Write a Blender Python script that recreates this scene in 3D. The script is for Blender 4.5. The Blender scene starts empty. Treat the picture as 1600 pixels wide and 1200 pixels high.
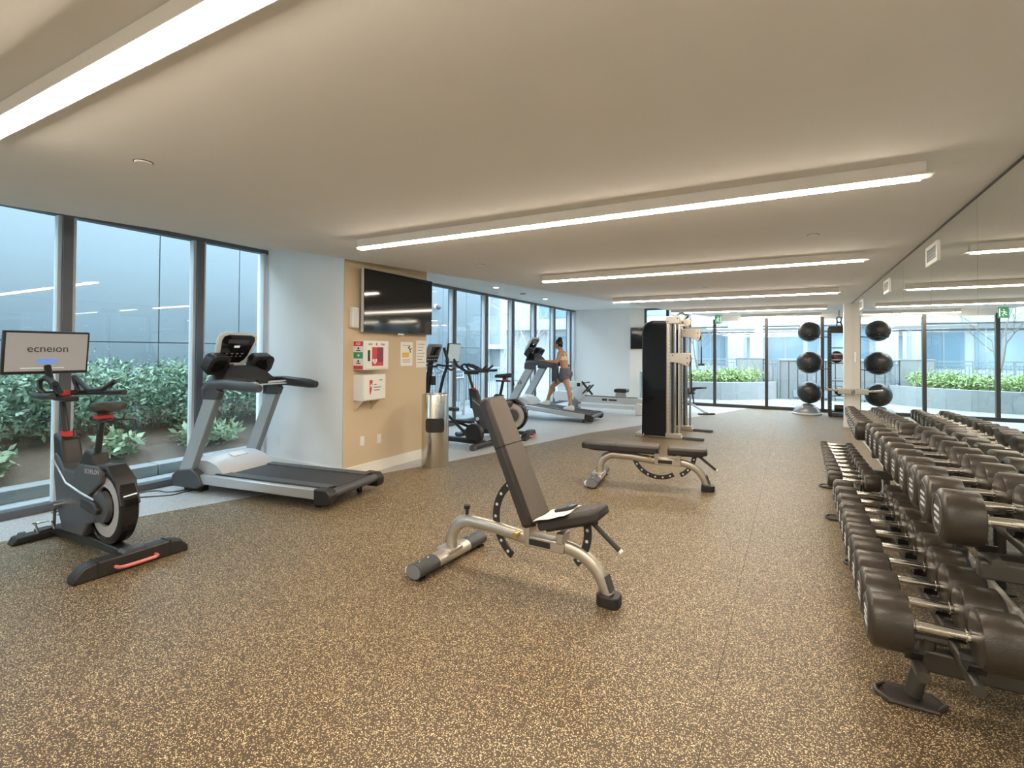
import bpy, bmesh, math, random
from mathutils import Vector, Matrix
random.seed(7)
PI = math.pi
S = bpy.context.scene
COL = S.collection

# ------------------------------------------------------------------ camera
HC = 1.6
FPX, YAW, PITCH, ROLL, PYY = 795.68, .5046, .0147, .0057, 537.95
_fw = Vector((-math.sin(YAW), math.cos(YAW), 0)); _rt = Vector((math.cos(YAW), math.sin(YAW), 0)); _up = Vector((0, 0, 1))
F2 = _fw * math.cos(PITCH) + _up * math.sin(PITCH); U2 = _up * math.cos(PITCH) - _fw * math.sin(PITCH)
R3 = _rt * math.cos(ROLL) + U2 * math.sin(ROLL); U3 = U2 * math.cos(ROLL) - _rt * math.sin(ROLL)
CAM = Vector((0, 0, HC))
cd = bpy.data.cameras.new('camera'); co = bpy.data.objects.new('camera', cd); COL.objects.link(co)
co.matrix_world = Matrix(((R3.x, U3.x, -F2.x, 0), (R3.y, U3.y, -F2.y, 0), (R3.z, U3.z, -F2.z, HC), (0, 0, 0, 1)))
cd.sensor_width = 36; cd.lens = FPX / 1600 * 36; cd.shift_y = -(600 - PYY) / 1600; cd.clip_start = .05; cd.clip_end = 600
S.camera = co
# pixel -> point helpers (a pixel gives a direction; the depth comes from the plane it touches)
def ray(x, y): return F2 + R3 * ((x - 800) / FPX) - U3 * ((y - PYY) / FPX)
def onz(x, y, z=0.0):
    r = ray(x, y); return CAM + r * ((z - HC) / r.z)
def ony(x, y, Y):
    r = ray(x, y); return CAM + r * (Y / r.y)
def onx(x, y, X):
    r = ray(x, y); return CAM + r * (X / r.x)

# ------------------------------------------------------------------ world and exposure
W = bpy.data.worlds.new('overcast_sky'); S.world = W; W.use_nodes = True
bg = W.node_tree.nodes['Background']; bg.inputs[0].default_value = (.80, .92, 1.0, 1); bg.inputs[1].default_value = 9.0
LENS_POWER = 74.0
S.view_settings.view_transform = 'Standard'; S.view_settings.look = 'None'
S.view_settings.exposure = 0.0; S.view_settings.gamma = 1.0; S.view_settings.use_curve_mapping = False

# ------------------------------------------------------------------ materials
MATS = {}
def nodes_of(name):
    m = bpy.data.materials.new(name); m.use_nodes = True
    nt = m.node_tree; return m, nt, nt.nodes['Principled BSDF']
def mt(name, col, rough=.5, metal=0.0, var=.06, scale=12.0, bump=0.0, bscale=80.0, emit=0.0, coat=0.0, spec=.5):
    if name in MATS: return MATS[name]
    m, nt, b = nodes_of(name)
    N, L = nt.nodes, nt.links
    tc = N.new('ShaderNodeTexCoord')
    nz = N.new('ShaderNodeTexNoise'); nz.inputs['Scale'].default_value = scale; nz.inputs['Detail'].default_value = 3
    L.new(tc.outputs['Object'], nz.inputs['Vector'])
    mx = N.new('ShaderNodeMix'); mx.data_type = 'RGBA'
    c = Vector(col[:3])
    mx.inputs['A'].default_value = (*(c * (1 - var)), 1)
    mx.inputs['B'].default_value = (*[min(1, k) for k in c * (1 + var)], 1)
    L.new(nz.outputs['Fac'], mx.inputs['Factor']); L.new(mx.outputs['Result'], b.inputs['Base Color'])
    b.inputs['Roughness'].default_value = rough; b.inputs['Metallic'].default_value = metal
    b.inputs['Specular IOR Level'].default_value = spec
    if coat: b.inputs['Coat Weight'].default_value = coat; b.inputs['Coat Roughness'].default_value = .08
    if bump:
        n2 = N.new('ShaderNodeTexNoise'); n2.inputs['Scale'].default_value = bscale; L.new(tc.outputs['Object'], n2.inputs['Vector'])
        bp = N.new('ShaderNodeBump'); bp.inputs['Strength'].default_value = bump; bp.inputs['Distance'].default_value = .01
        L.new(n2.outputs['Fac'], bp.inputs['Height']); L.new(bp.outputs['Normal'], b.inputs['Normal'])
    if emit:
        b.inputs['Emission Color'].default_value = (*col[:3], 1); b.inputs['Emission Strength'].default_value = emit
    MATS[name] = m; return m
def rubber(name, base, fleck, amount, fleck2=None):
    m, nt, b = nodes_of(name); N, L = nt.nodes, nt.links
    tc = N.new('ShaderNodeTexCoord')
    vo = N.new('ShaderNodeTexVoronoi'); vo.inputs['Scale'].default_value = 290; vo.voronoi_dimensions = '2D'
    nz0 = N.new('ShaderNodeTexNoise'); nz0.inputs['Scale'].default_value = 150; nz0.inputs['Detail'].default_value = 2
    L.new(tc.outputs['Object'], nz0.inputs['Vector'])
    va = N.new('ShaderNodeVectorMath'); va.operation = 'MULTIPLY_ADD'; va.inputs[1].default_value = (.0045,) * 3
    L.new(nz0.outputs['Color'], va.inputs[0]); L.new(tc.outputs['Object'], va.inputs[2]); L.new(va.outputs[0], vo.inputs['Vector'])
    sp = N.new('ShaderNodeSeparateColor'); L.new(vo.outputs['Color'], sp.inputs[0])
    r1 = N.new('ShaderNodeValToRGB'); e = r1.color_ramp.elements
    r1.color_ramp.interpolation = 'CONSTANT'
    e[0].position = 0; e[0].color = (*base, 1)
    e[1].position = 1 - amount; e[1].color = (*fleck, 1)
    k = e.new(1 - amount * .45); k.color = (*(fleck2 or fleck), 1)
    k2 = e.new((1 - amount) * .5); k2.color = (*[q * 1.35 for q in base], 1)
    L.new(sp.outputs['Red'], r1.inputs['Fac'])
    nz = N.new('ShaderNodeTexNoise'); nz.inputs['Scale'].default_value = 1.1; nz.inputs['Detail'].default_value = 4
    L.new(tc.outputs['Object'], nz.inputs['Vector'])
    mr = N.new('ShaderNodeMapRange'); mr.inputs['To Min'].default_value = .88; mr.inputs['To Max'].default_value = 1.12
    L.new(nz.outputs['Fac'], mr.inputs['Value'])
    mx = N.new('ShaderNodeMix'); mx.data_type = 'RGBA'; mx.blend_type = 'MULTIPLY'; mx.inputs['Factor'].default_value = 1
    L.new(r1.outputs['Color'], mx.inputs['A']); L.new(mr.outputs[0], mx.inputs['B']); L.new(mx.outputs['Result'], b.inputs['Base Color'])
    b.inputs['Roughness'].default_value = .40; b.inputs['Specular IOR Level'].default_value = .36
    bp = N.new('ShaderNodeBump'); bp.inputs['Strength'].default_value = .25; bp.inputs['Distance'].default_value = .004
    L.new(sp.outputs['Green'], bp.inputs['Height']); L.new(bp.outputs['Normal'], b.inputs['Normal'])
    return m
def glass(name, tint=(.90, .97, 1.0)):
    m = bpy.data.materials.new(name); m.use_nodes = True; nt = m.node_tree; N, L = nt.nodes, nt.links
    for n in list(N):
        if n.type == 'BSDF_PRINCIPLED': N.remove(n)
    out = [n for n in N if n.type == 'OUTPUT_MATERIAL'][0]
    tr = N.new('ShaderNodeBsdfTransparent'); tr.inputs[0].default_value = (*tint, 1)
    gl = N.new('ShaderNodeBsdfGlossy'); gl.inputs['Roughness'].default_value = .015
    lw = N.new('ShaderNodeLayerWeight'); lw.inputs['Blend'].default_value = .5
    pw = N.new('ShaderNodeMath'); pw.operation = 'POWER'; pw.inputs[1].default_value = 4.5; L.new(lw.outputs['Facing'], pw.inputs[0])
    fr = N.new('ShaderNodeMath'); fr.operation = 'MULTIPLY_ADD'; fr.inputs[1].default_value = .55; fr.inputs[2].default_value = .035; L.new(pw.outputs[0], fr.inputs[0])
    nz = N.new('ShaderNodeTexNoise'); nz.inputs['Scale'].default_value = .7
    mr = N.new('ShaderNodeMapRange'); mr.inputs['To Min'].default_value = 1.2; mr.inputs['To Max'].default_value = 1.5
    mul = N.new('ShaderNodeMath'); mul.operation = 'MULTIPLY'; mul.use_clamp = True
    L.new(nz.outputs['Fac'], mr.inputs['Value']); L.new(fr.outputs[0], mul.inputs[0]); L.new(mr.outputs[0], mul.inputs[1])
    ms = N.new('ShaderNodeMixShader'); L.new(mul.outputs[0], ms.inputs[0]); L.new(tr.outputs[0], ms.inputs[1]); L.new(gl.outputs[0], ms.inputs[2])
    L.new(ms.outputs[0], out.inputs[0]); return m
def leafmat(name, c1, c2):
    m, nt, b = nodes_of(name); N, L = nt.nodes, nt.links
    tc = N.new('ShaderNodeTexCoord'); nz = N.new('ShaderNodeTexNoise'); nz.inputs['Scale'].default_value = 9; nz.inputs['Detail'].default_value = 4
    L.new(tc.outputs['Object'], nz.inputs['Vector'])
    r = N.new('ShaderNodeValToRGB'); r.color_ramp.elements[0].position = .35; r.color_ramp.elements[0].color = (*c1, 1)
    r.color_ramp.elements[1].position = .65; r.color_ramp.elements[1].color = (*c2, 1)
    L.new(nz.outputs['Fac'], r.inputs['Fac']); L.new(r.outputs['Color'], b.inputs['Base Color'])
    b.inputs['Roughness'].default_value = .5
    return m
M = {}
M['ceil'] = mt('ceiling_paint', (.78, .76, .73), .9, var=.02, scale=3)
M['wallw'] = mt('white_wall_paint', (.84, .85, .85), .85, var=.02, scale=3)
M['tan'] = mt('tan_wall_paint', (.64, .52, .36), .8, var=.03, scale=3)
M['base'] = mt('white_trim_paint', (.86, .84, .79), .6, var=.02)
M['rub'] = rubber('speckled_dark_rubber', (.082, .057, .034), (.66, .50, .28), .17, (.92, .77, .50))
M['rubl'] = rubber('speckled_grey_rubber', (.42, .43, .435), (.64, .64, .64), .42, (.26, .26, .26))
M['sub'] = mt('subfloor_screed', (.12, .11, .10), .9)
M['frame'] = mt('anodised_grey_frame', (.125, .135, .155), .45, .3, var=.04)
M['dframe'] = mt('dark_bronze_frame', (.05, .05, .05), .45, .2, var=.05)
M['glass'] = glass('window_glass')
M['mirror'] = mt('mirror_silver', (.86, .90, .88), .004, 1.0, var=.004)
M['edge'] = mt('mirror_edge_polish', (.12, .15, .14), .2, .2)
M['black'] = mt('black_plastic', (.022, .021, .021), .42, var=.12)
M['satin'] = mt('black_satin_metal', (.03, .029, .028), .35, .3, var=.1)
M['gloss'] = mt('gloss_black', (.010, .010, .011), .06, var=.05)
M['smoke'] = mt('smoked_acrylic', (.006, .009, .014), .07, var=.1, spec=.38)
M['vinyl'] = mt('dark_brown_vinyl', (.088, .064, .046), .40, var=.1, bump=.15, bscale=220)
M['vinyls'] = mt('black_vinyl_side', (.030, .026, .024), .5, var=.1, bump=.15, bscale=220)
M['champ'] = mt('champagne_steel', (.56, .52, .46), .34, .75, var=.05)
M['silver'] = mt('silver_powder_coat', (.58, .59, .60), .35, .55, var=.04)
M['lgrey'] = mt('light_grey_plastic', (.62, .65, .69), .38, var=.03)
M['mgrey'] = mt('mid_grey_plastic', (.20, .21, .22), .45, var=.05)
M['dgrey'] = mt('dark_grey_plastic', (.075, .078, .085), .45, var=.06)
M['chrome'] = mt('chrome', (.80, .79, .76), .12, 1.0, var=.03)
M['steel'] = mt('brushed_stainless', (.66, .63, .58), .22, 1.0, var=.06, scale=4)
M['drub'] = mt('dumbbell_rubber', (.043, .035, .027), .31, var=.18, scale=25, bump=.12, bscale=160)
M['rackm'] = mt('rack_graphite_steel', (.085, .080, .072), .4, .5, var=.08)
M['belt'] = mt('treadmill_belt', (.045, .046, .05), .62, var=.15, scale=40, bump=.2, bscale=300)
M['red'] = mt('red_plastic', (.62, .045, .05), .4)
M['pink'] = mt('salmon_handle', (.78, .22, .20), .45)
M['white'] = mt('white_plastic', (.80, .80, .78), .4, var=.02)
M['paper'] = mt('white_paper', (.86, .85, .82), .8, var=.02)
M['screen'] = mt('screen_grey_glow', (.34, .33, .32), .14, var=.05, emit=.40)
M['screeng'] = mt('screen_pale_glow', (.42, .50, .50), .2, var=.05, emit=.5)
M['blue'] = mt('screen_blue_button', (.16, .30, .72), .3, emit=.5)
M['ink'] = mt('dark_ink', (.05, .05, .055), .7)
M['lens'] = mt('lamp_lens', (1.0, .865, .70), .4, var=.0, emit=LENS_POWER)
M['lamp'] = mt('lamp_body_white', (.74, .71, .66), .6, var=.02)
M['dlens'] = mt('downlight_lens', (1.0, .93, .82), .4, var=.0, emit=3.0)
M['green'] = mt('sign_green', (.03, .30, .14), .4, emit=.25)
M['grn2'] = mt('label_green', (.05, .33, .16), .5)
M['swhite'] = mt('sign_white', (.85, .9, .86), .4, emit=.35)
M['yellow'] = mt('label_yellow', (.80, .50, .05), .5)
M['cable'] = mt('black_cable', (.02, .02, .02), .5)
M['skin'] = mt('skin', (.56, .29, .17), .5, var=.08, scale=6)
M['hair'] = mt('dark_hair', (.015, .011, .010), .45, var=.3, scale=40)
M['short'] = mt('grey_purple_shorts', (.16, .145, .19), .8, var=.12)
M['bra'] = mt('cream_sports_top', (.80, .70, .56), .75)
M['shoe'] = mt('white_shoe', (.78, .77, .74), .6)
M['tattoo'] = mt('tattoo_ink', (.10, .08, .08), .6)
M['conc'] = mt('pale_concrete', (.24, .25, .25), .85, var=.1, scale=3, bump=.2, bscale=30)
M['conc2'] = mt('grey_concrete', (.165, .172, .172), .85, var=.14, scale=2.2, bump=.2, bscale=30)
M['pave'] = mt('pale_paver', (.25, .26, .26), .85, var=.08, scale=4)
M['bluep'] = mt('pale_blue_cladding', (.125, .155, .173), .5, var=.03, scale=1)
M['whp'] = mt('white_render', (.37, .395, .41), .7, var=.03, scale=1)
M['bglass'] = mt('building_glass', (.16, .24, .30), .12, var=.15, scale=.8, spec=.8)
M['rail'] = mt('grey_railing', (.24, .27, .29), .5, .3)
M['railw'] = mt('pale_railing', (.55, .60, .64), .5, .2)
M['soil'] = mt('brown_soil', (.13, .095, .07), .95, var=.3, scale=8, bump=.5, bscale=40)
M['bark'] = mt('bark', (.17, .14, .12), .9, var=.2, scale=20)
M['leafd'] = leafmat('hedge_leaves', (.09, .16, .10), (.30, .41, .28))
M['leafp'] = leafmat('pale_shrub_leaves', (.20, .30, .18), (.42, .50, .32))
M['leafb'] = leafmat('bright_shrub_leaves', (.16, .25, .08), (.38, .47, .20))

# ------------------------------------------------------------------ mesh builder
def RX(a): return Matrix.Rotation(a, 3, 'X')
def RY(a): return Matrix.Rotation(a, 3, 'Y')
def RZ(a): return Matrix.Rotation(a, 3, 'Z')
class MB:
    def __init__(s): s.v = []; s.f = []
    def add(s, vs, fs):
        o = len(s.v); s.v += [tuple(v) for v in vs]; s.f += [tuple(i + o for i in f) for f in fs]; return s
    def bx(s, x0, x1, y0, y1, z0, z1):
        return s.add([(x0, y0, z0), (x1, y0, z0), (x1, y1, z0), (x0, y1, z0), (x0, y0, z1), (x1, y0, z1), (x1, y1, z1), (x0, y1, z1)],
                     [(0, 3, 2, 1), (4, 5, 6, 7), (0, 1, 5, 4), (1, 2, 6, 5), (2, 3, 7, 6), (3, 0, 4, 7)])
    def box(s, c, d, R=None):
        k = MB().bx(-d[0] / 2, d[0] / 2, -d[1] / 2, d[1] / 2, -d[2] / 2, d[2] / 2); c = Vector(c)
        return s.add([c + (R @ Vector(v) if R else Vector(v)) for v in k.v], k.f)
    def prism(s, poly, ax, a, b):
        def mk(u, v, w): return {'x': (w, u, v), 'y': (u, w, v), 'z': (u, v, w)}[ax]
        n = len(poly)
        return s.add([mk(u, v, a) for u, v in poly] + [mk(u, v, b) for u, v in poly],
                     [tuple(range(n))[::-1], tuple(range(n, 2 * n))] + [(i, (i + 1) % n, n + (i + 1) % n, n + i) for i in range(n)])
    def loft(s, rings, cap=True, closed=False):
        n = len(rings[0]); vs = [p for r in rings for p in r]; fs = []
        m = len(rings)
        for k in range(m if closed else m - 1):
            a, b = k * n, ((k + 1) % m) * n
            fs += [(a + i, a + (i + 1) % n, b + (i + 1) % n, b + i) for i in range(n)]
        if cap and not closed: fs += [tuple(range(n))[::-1], tuple(range((m - 1) * n, m * n))]
        return s.add(vs, fs)
    def tube(s, pts, r, n=10, closed=False, flat=1.0, up=None, cap=True):
        pts = [Vector(p) for p in pts]; m = len(pts); rings = []
        rs = r if isinstance(r, (list, tuple)) else [r] * m
        prev = None
        for i, p in enumerate(pts):
            if closed: t = (pts[(i + 1) % m] - pts[i - 1])
            else: t = (pts[min(i + 1, m - 1)] - pts[max(i - 1, 0)])
            t.normalize()
            if prev is None:
                u = Vector(up) if up else (Vector((0, 0, 1)) if abs(t.z) < .9 else Vector((1, 0, 0)))
            else: u = prev
            u = (u - t * u.dot(t)).normalized(); prev = u; w = t.cross(u)
            rings.append([p + (u * math.cos(2 * PI * k / n) + w * math.sin(2 * PI * k / n) * flat) * rs[i] for k in range(n)])
        return s.loft(rings, cap, closed)
    def cyl(s, p0, p1, r0, r1=None, n=16): return s.tube([p0, p1], [r0, r0 if r1 is None else r1], n)
    def lathe(s, prof, c=(0, 0, 0), ax='z', n=24, cap=True):
        rings = []
        for r, h in prof:
            q = []
            for k in range(n):
                a = 2 * PI * k / n; x, y = r * math.cos(a), r * math.sin(a)
                q.append({'z': (c[0] + x, c[1] + y, c[2] + h), 'x': (c[0] + h, c[1] + x, c[2] + y), 'y': (c[0] + x, c[1] + h, c[2] + y)}[ax])
            rings.append(q)
        return s.loft(rings, cap)
    def ball(s, c, r, n=16, m=10, R=None):
        if not isinstance(r, (list, tuple)): r = (r, r, r)
        c = Vector(c); rings = []
        for j in range(1, m):
            t = PI * j / m
            q = [Vector((r[0] * math.sin(t) * math.cos(2 * PI * k / n), r[1] * math.sin(t) * math.sin(2 * PI * k / n), -r[2] * math.cos(t))) for k in range(n)]
            rings.append([c + (R @ p if R else p) for p in q])
        o = len(s.v); s.loft(rings, cap=False)
        b, tp = Vector((0, 0, -r[2])), Vector((0, 0, r[2]))
        i0 = len(s.v); s.v += [tuple(c + (R @ b if R else b)), tuple(c + (R @ tp if R else tp))]
        last = o + (m - 2) * n
        s.f += [(i0, o + (k + 1) % n, o + k) for k in range(n)] + [(i0 + 1, last + k, last + (k + 1) % n) for k in range(n)]
        return s
    def mesh(s, name, mat, smooth=True, ang=38):
        me = bpy.data.meshes.new(name); me.from_pydata(s.v, [], s.f)
        bm = bmesh.new(); bm.from_mesh(me); bmesh.ops.recalc_face_normals(bm, faces=bm.faces); bm.to_mesh(me); bm.free()
        if smooth:
            me.polygons.foreach_set('use_smooth', [True] * len(me.polygons)); me.set_sharp_from_angle(angle=math.radians(ang))
        me.materials.append(mat); return me
    def build(s, name, mat, parent=None, bevel=0, seg=2, loc=None, smooth=True):
        o = bpy.data.objects.new(name, s.mesh(name, M[mat] if isinstance(mat, str) else mat, smooth)); COL.objects.link(o)
        if parent: o.parent = parent
        if loc is not None: o.location = loc
        if bevel:
            b = o.modifiers.new('bevel', 'BEVEL'); b.width = bevel; b.segments = seg; b.limit_method = 'ANGLE'; b.angle_limit = math.radians(40)
        return o
def inst(o, parent, loc=(0, 0, 0), rot=None, name=None, scale=None):
    c = o.copy(); COL.objects.link(c); c.parent = parent; c.location = loc
    if rot is not None: c.rotation_euler = rot
    if scale is not None: c.scale = scale
    if name: c.name = name
    return c
def tag(o, label, cat, group=None, kind=None):
    if label: o['label'] = label
    if cat: o['category'] = cat
    if group: o['group'] = group
    if kind: o['kind'] = kind
    return o
def thing(name, label, cat, loc=(0, 0, 0), rz=0.0, group=None):
    o = bpy.data.objects.new(name, None); o.empty_display_size = .1; COL.objects.link(o); o.location = loc; o.rotation_euler = (0, 0, rz)
    return tag(o, label, cat, group)
def struct(o): o['kind'] = 'structure'; return o
def dup(root, loc, rz, label=None, group=None, rot=None, skip=()):
    r = root.copy(); COL.objects.link(r); r.location = loc; r.rotation_euler = rot if rot else (0, 0, rz)
    if label: r['label'] = label
    if group: r['group'] = group
    for ch in list(root.children):
        if ch.name.split('.')[0] in skip: continue
        c = ch.copy(); COL.objects.link(c); c.parent = r
        for g in ch.children:
            d = g.copy(); COL.objects.link(d); d.parent = c
    return r
def text(s, size, mat, parent, loc, rot, name='lettering', depth=.0015, align='CENTER', bold=0.0):
    cu = bpy.data.curves.new('t', 'FONT'); cu.body = s; cu.size = size; cu.extrude = depth; cu.align_x = align; cu.align_y = 'CENTER'; cu.offset = bold
    cu.resolution_u = 3
    t = bpy.data.objects.new('t', cu); COL.objects.link(t)
    me = bpy.data.meshes.new_from_object(t, depsgraph=bpy.context.evaluated_depsgraph_get()) if False else None
    dg = bpy.context.evaluated_depsgraph_get(); dg.update()
    me = bpy.data.meshes.new_from_object(t.evaluated_get(dg)); me.materials.clear(); me.materials.append(M[mat])
    bpy.data.objects.remove(t); bpy.data.curves.remove(cu)
    o = bpy.data.objects.new(name, me); COL.objects.link(o); o.parent = parent; o.location = loc; o.rotation_euler = rot; return o
def rrect(w, h, r, n=5, cx=0, cy=0):
    p = []
    for (sx, sy, a0) in ((1, 1, 0), (-1, 1, 90), (-1, -1, 180), (1, -1, 270)):
        for k in range(n + 1):
            a = math.radians(a0 + 90 * k / n); p.append((cx + sx * (w / 2 - r) + r * math.cos(a), cy + sy * (h / 2 - r) + r * math.sin(a)))
    return p
def arc(c, r, a0, a1, n=8):   # points in an x-z plane
    return [(c[0] + r * math.cos(math.radians(a0 + (a1 - a0) * k / n)), c[1] + r * math.sin(math.radians(a0 + (a1 - a0) * k / n))) for k in range(n + 1)]

# ================================================================== SETTING
ZC, ZP = 2.70, 3.00
XR, XL, XT = 1.12, -6.5, -4.88
YF, YB = 16.31, -3.2
def edge(Y): return -5.585 + .2053 * Y
def joint(Y):
    P = [(-3.2, -7.2), (2.6, -5.48), (6.13, -4.36), (9.55, -3.56), (14.7, -1.65), (16.4, -1.1)]
    for (a, b), (c, d) in zip(P, P[1:]):
        if Y <= c: return b + (d - b) * (Y - a) / (c - a)
    return P[-1][1]
SEAM = -.33
fl = struct(MB().bx(XL - .15, 3.0, YB, YF + .1, -.2, -.012).build('floor', 'sub', smooth=False))
js = [(joint(y), y) for y in (YB, 0.0, 2.6, 6.13, 9.55, 14.7, YF)]
js[0] = (max(js[0][0], XL), js[0][1])
MB().prism([(x + .001, y) for x, y in js] + [(SEAM - .0008, YF), (SEAM - .0008, YB)], 'z', -.012, 0).build('rubber_roll', 'rub', fl, smooth=False)
MB().bx(SEAM + .0008, 3.0, YB, YF, -.012, -.0006).build('rubber_roll', 'rub', fl, smooth=False)
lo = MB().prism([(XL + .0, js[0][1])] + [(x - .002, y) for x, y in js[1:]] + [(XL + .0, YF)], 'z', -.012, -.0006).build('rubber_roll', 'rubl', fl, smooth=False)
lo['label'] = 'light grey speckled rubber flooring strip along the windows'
ce = struct(MB().prism([(edge(YB), YB), (3.0, YB), (3.0, YF + .1), (edge(YF), YF + .1)], 'z', ZC, ZC + .5).build('ceiling', 'ceil', smooth=False))
MB().bx(XL - .2, 0.0, YB, YF + .1, ZP, ZP + .18).build('ceiling_recess', 'ceil', ce, smooth=False)
# walls
struct(MB().bx(XR, XR + .12, YB, 13.2, 0, ZC).build('wall_right', 'wallw', smooth=False))
struct(MB().bx(XL - .2, 3.0, YB - .15, YB, 0, 3.2).build('wall_back', 'wallw', smooth=False))
pil = struct(MB().bx(.97, XR + .12, 13.2, 13.42, 0, ZC).build('trim_1', 'base', smooth=False)); pil['label'] = 'pale square pilaster at the end of the mirror wall'
struct(MB().bx(XR + .12, 2.9, 13.3, 13.42, 0, ZC).build('wall_alcove', 'wallw', smooth=False))
struct(MB().bx(2.9, 3.0, 13.3, YF, 0, ZC).build('wall_alcove_side', 'wallw', smooth=False))
# column that carries the television
cw = struct(MB().prism([(XL - .2, 4.6), (XT, 4.51), (XT, 6.13), (XL - .2, 6.13)], 'z', 0, ZP).build('wall_column', 'wallw', smooth=False))
MB().bx(XT, XT + .012, 4.512, 6.128, 0, ZP).build('wall_face', 'tan', cw, smooth=False)
struct(MB().bx(XT + .0, XT + .03, 4.50, 6.14, 0.0, .14).build('baseboard_column', 'base', bevel=.004))
struct(MB().prism([(XL, 4.585), (XT, 4.497), (XT, 4.51), (XL, 4.598)], 'z', 0, .14).build('baseboard_column_front', 'base'))
# pier at the far corner
fc = struct(MB().prism([(XL - .2, 16.1), (-4.56, 16.0), (-4.16, 16.27), (-4.16, YF + .1), (XL - .2, YF + .1)], 'z', 0, ZP).build('wall_pier', 'wallw', smooth=False))
d = Vector((.4, .27, 0)).normalized(); nrm = Vector((d.y, -d.x, 0))
a0 = Vector((-4.56, 16.0, 0)); a1 = Vector((-4.16, 16.27, 0))
q = MB().prism([(a0.x, a0.y), (a1.x, a1.y), (a1.x + nrm.x * .01, a1.y + nrm.y * .01), (a0.x + nrm.x * .01, a0.y + nrm.y * .01)], 'z', 0, ZP); q.build('wall_face', 'base', fc, smooth=False)
struct(MB().bx(XR - .02, XR, YB, 13.2, 0, .15).build('baseboard_right', 'base', bevel=.003))

# ---------------- windows
def window_x(name, y0, y1, ms, ztop, frame='frame'):
    r = struct(MB().bx(XL - .06, XL + .07, y0, y1, 0, .075).build(name, frame, bevel=.004))
    MB().bx(XL - .06, XL + .05, y0, y1, ztop - .05, ztop).build('window_head', frame, r)
    mm = None
    for m in ms:
        if mm is None:
            mm = MB().bx(XL - .10, XL + .075, -.042, .042, .075, ztop - .05).build('mullion', frame, r, bevel=.004); mm.location = (0, m, 0)
        else: inst(mm, r, (0, m, 0))
    e = [y0] + [m for m in ms] + [y1]
    for a, b in zip(e, e[1:]):
        p = MB().bx(XL - .008, XL + .008, a + .042, b - .042, .075, ztop - .05).build('pane', 'glass', r, smooth=False)
        MB().bx(XL - .04, XL + .045, a + .042, a + .075, .075, ztop - .05).build('lit_bead', 'lgrey', p)  # pale strips paint in the daylit sides of the dark mullions
        MB().bx(XL - .04, XL + .045, b - .075, b - .042, .075, ztop - .05).build('lit_bead', 'lgrey', p)
    return r
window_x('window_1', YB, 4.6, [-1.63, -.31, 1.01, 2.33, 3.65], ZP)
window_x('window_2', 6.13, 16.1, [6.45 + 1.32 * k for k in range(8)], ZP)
w3 = struct(MB().bx(-4.16, 2.9, YF - .04, YF + .06, 0, .09).build('window_3', 'dframe', bevel=.004))
xs = [-4.16, -3.44, -2.06, -.67, .70, 2.07, 2.9]
zt = [ZP, ZP, 2.6, 2.6, 2.6, 2.6]
for k, (a, b) in enumerate(zip(xs, xs[1:])):
    MB().bx(a + .035, b - .035, YF - .006, YF + .006, .09, zt[k] - .04).build('pane', 'glass', w3, smooth=False)
    MB().bx(a, b, YF - .04, YF + .06, zt[k] - .05, zt[k] + (.0 if zt[k] > 2.9 else .11)).build('window_head', 'dframe' if zt[k] > 2.9 else 'base', w3)
for x in xs[1:-1]:
    MB().bx(x - .04, x + .04, YF - .05, YF + .06, .09, 2.6 if x > -2.2 else ZP).build('mullion', 'dframe', w3, bevel=.004)
struct(MB().bx(-4.16, -4.1, YF - .05, YF + .06, 0, ZP).build('trim_2', 'dframe'))

# ---------------- mirror
mr_ = thing('wall_mirror', 'frameless wall mirror of tall butted panels behind the dumbbell racks', 'mirror', (XR, 0, 0))
ys = [YB, -.76, .585, 1.93, 3.27, 4.615, 5.96, 7.305, 8.65, 9.995, 11.34, 13.19]
for a, b in zip(ys, ys[1:]):
    p = MB().bx(-.006, 0, a + .0015, b - .0015, .155, ZC - .02).build('mirror_panel', 'mirror', mr_, smooth=False)
MB().bx(-.007, -.0005, YB, 13.19, ZC - .02, ZC).build('top_channel', 'dframe', mr_)
MB().bx(-.012, 0, 13.185, 13.2, .155, ZC - .02).build('end_strip', 'base', mr_)

# ================================================================== CEILING FIXTURES
ORD = ['nearest the back wall', 'second from the back wall', 'third from the back wall', 'fourth from the back wall', 'fifth from the back wall', 'sixth from the back wall', 'nearest the far window wall']
for k, (Y, x0, x1) in enumerate([(-1.95, -3.4, .66), (.90, -3.6, .66), (3.68, -3.77, .665), (6.66, -3.17, .69), (10.04, -3.20, .67), (13.45, -2.75, .665), (15.9, -1.3, .66)]):
    t = thing('linear_light', 'slim white linear ceiling light with glowing lens, ' + ORD[k], 'ceiling light', (0, Y, ZC), 0, 'linear ceiling lights')
    MB().bx(x0, x1, -.035, .035, -.075, 0).build('housing', 'lamp', t, bevel=.003)
    MB().bx(x0 - .004, x1 + .03, -.05, .05, -.082, -.075).build('flange', 'lamp', t)
    MB().prism([(-.040, -.082), (.040, -.082), (.040, -.088), (.030, -.096), (-.030, -.096), (-.040, -.088)], 'x', x0 + .01, x1 - .02).build('lens', 'lens', t)
def disc(name, label, cat, p, r, mat, grp, rim=None):
    t = thing(name, label, cat, p, 0, grp)
    MB().lathe([(r, 0), (r, -.004), (r * .92, -.012)], n=20).build('cover', mat, t)
    MB().lathe([(r * 1.12, 0), (r * 1.12, -.003)], n=20).build('rim', rim or 'dframe', t)
for (x, y) in [(224, 253), (751, 414), (1271, 367), (1103, 449)]:
    disc('sprinkler_cover', 'small round flush cover plate in the low ceiling', 'sprinkler', onz(x, y, ZC), .045, 'ceil', 'sprinkler cover plates')
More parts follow.
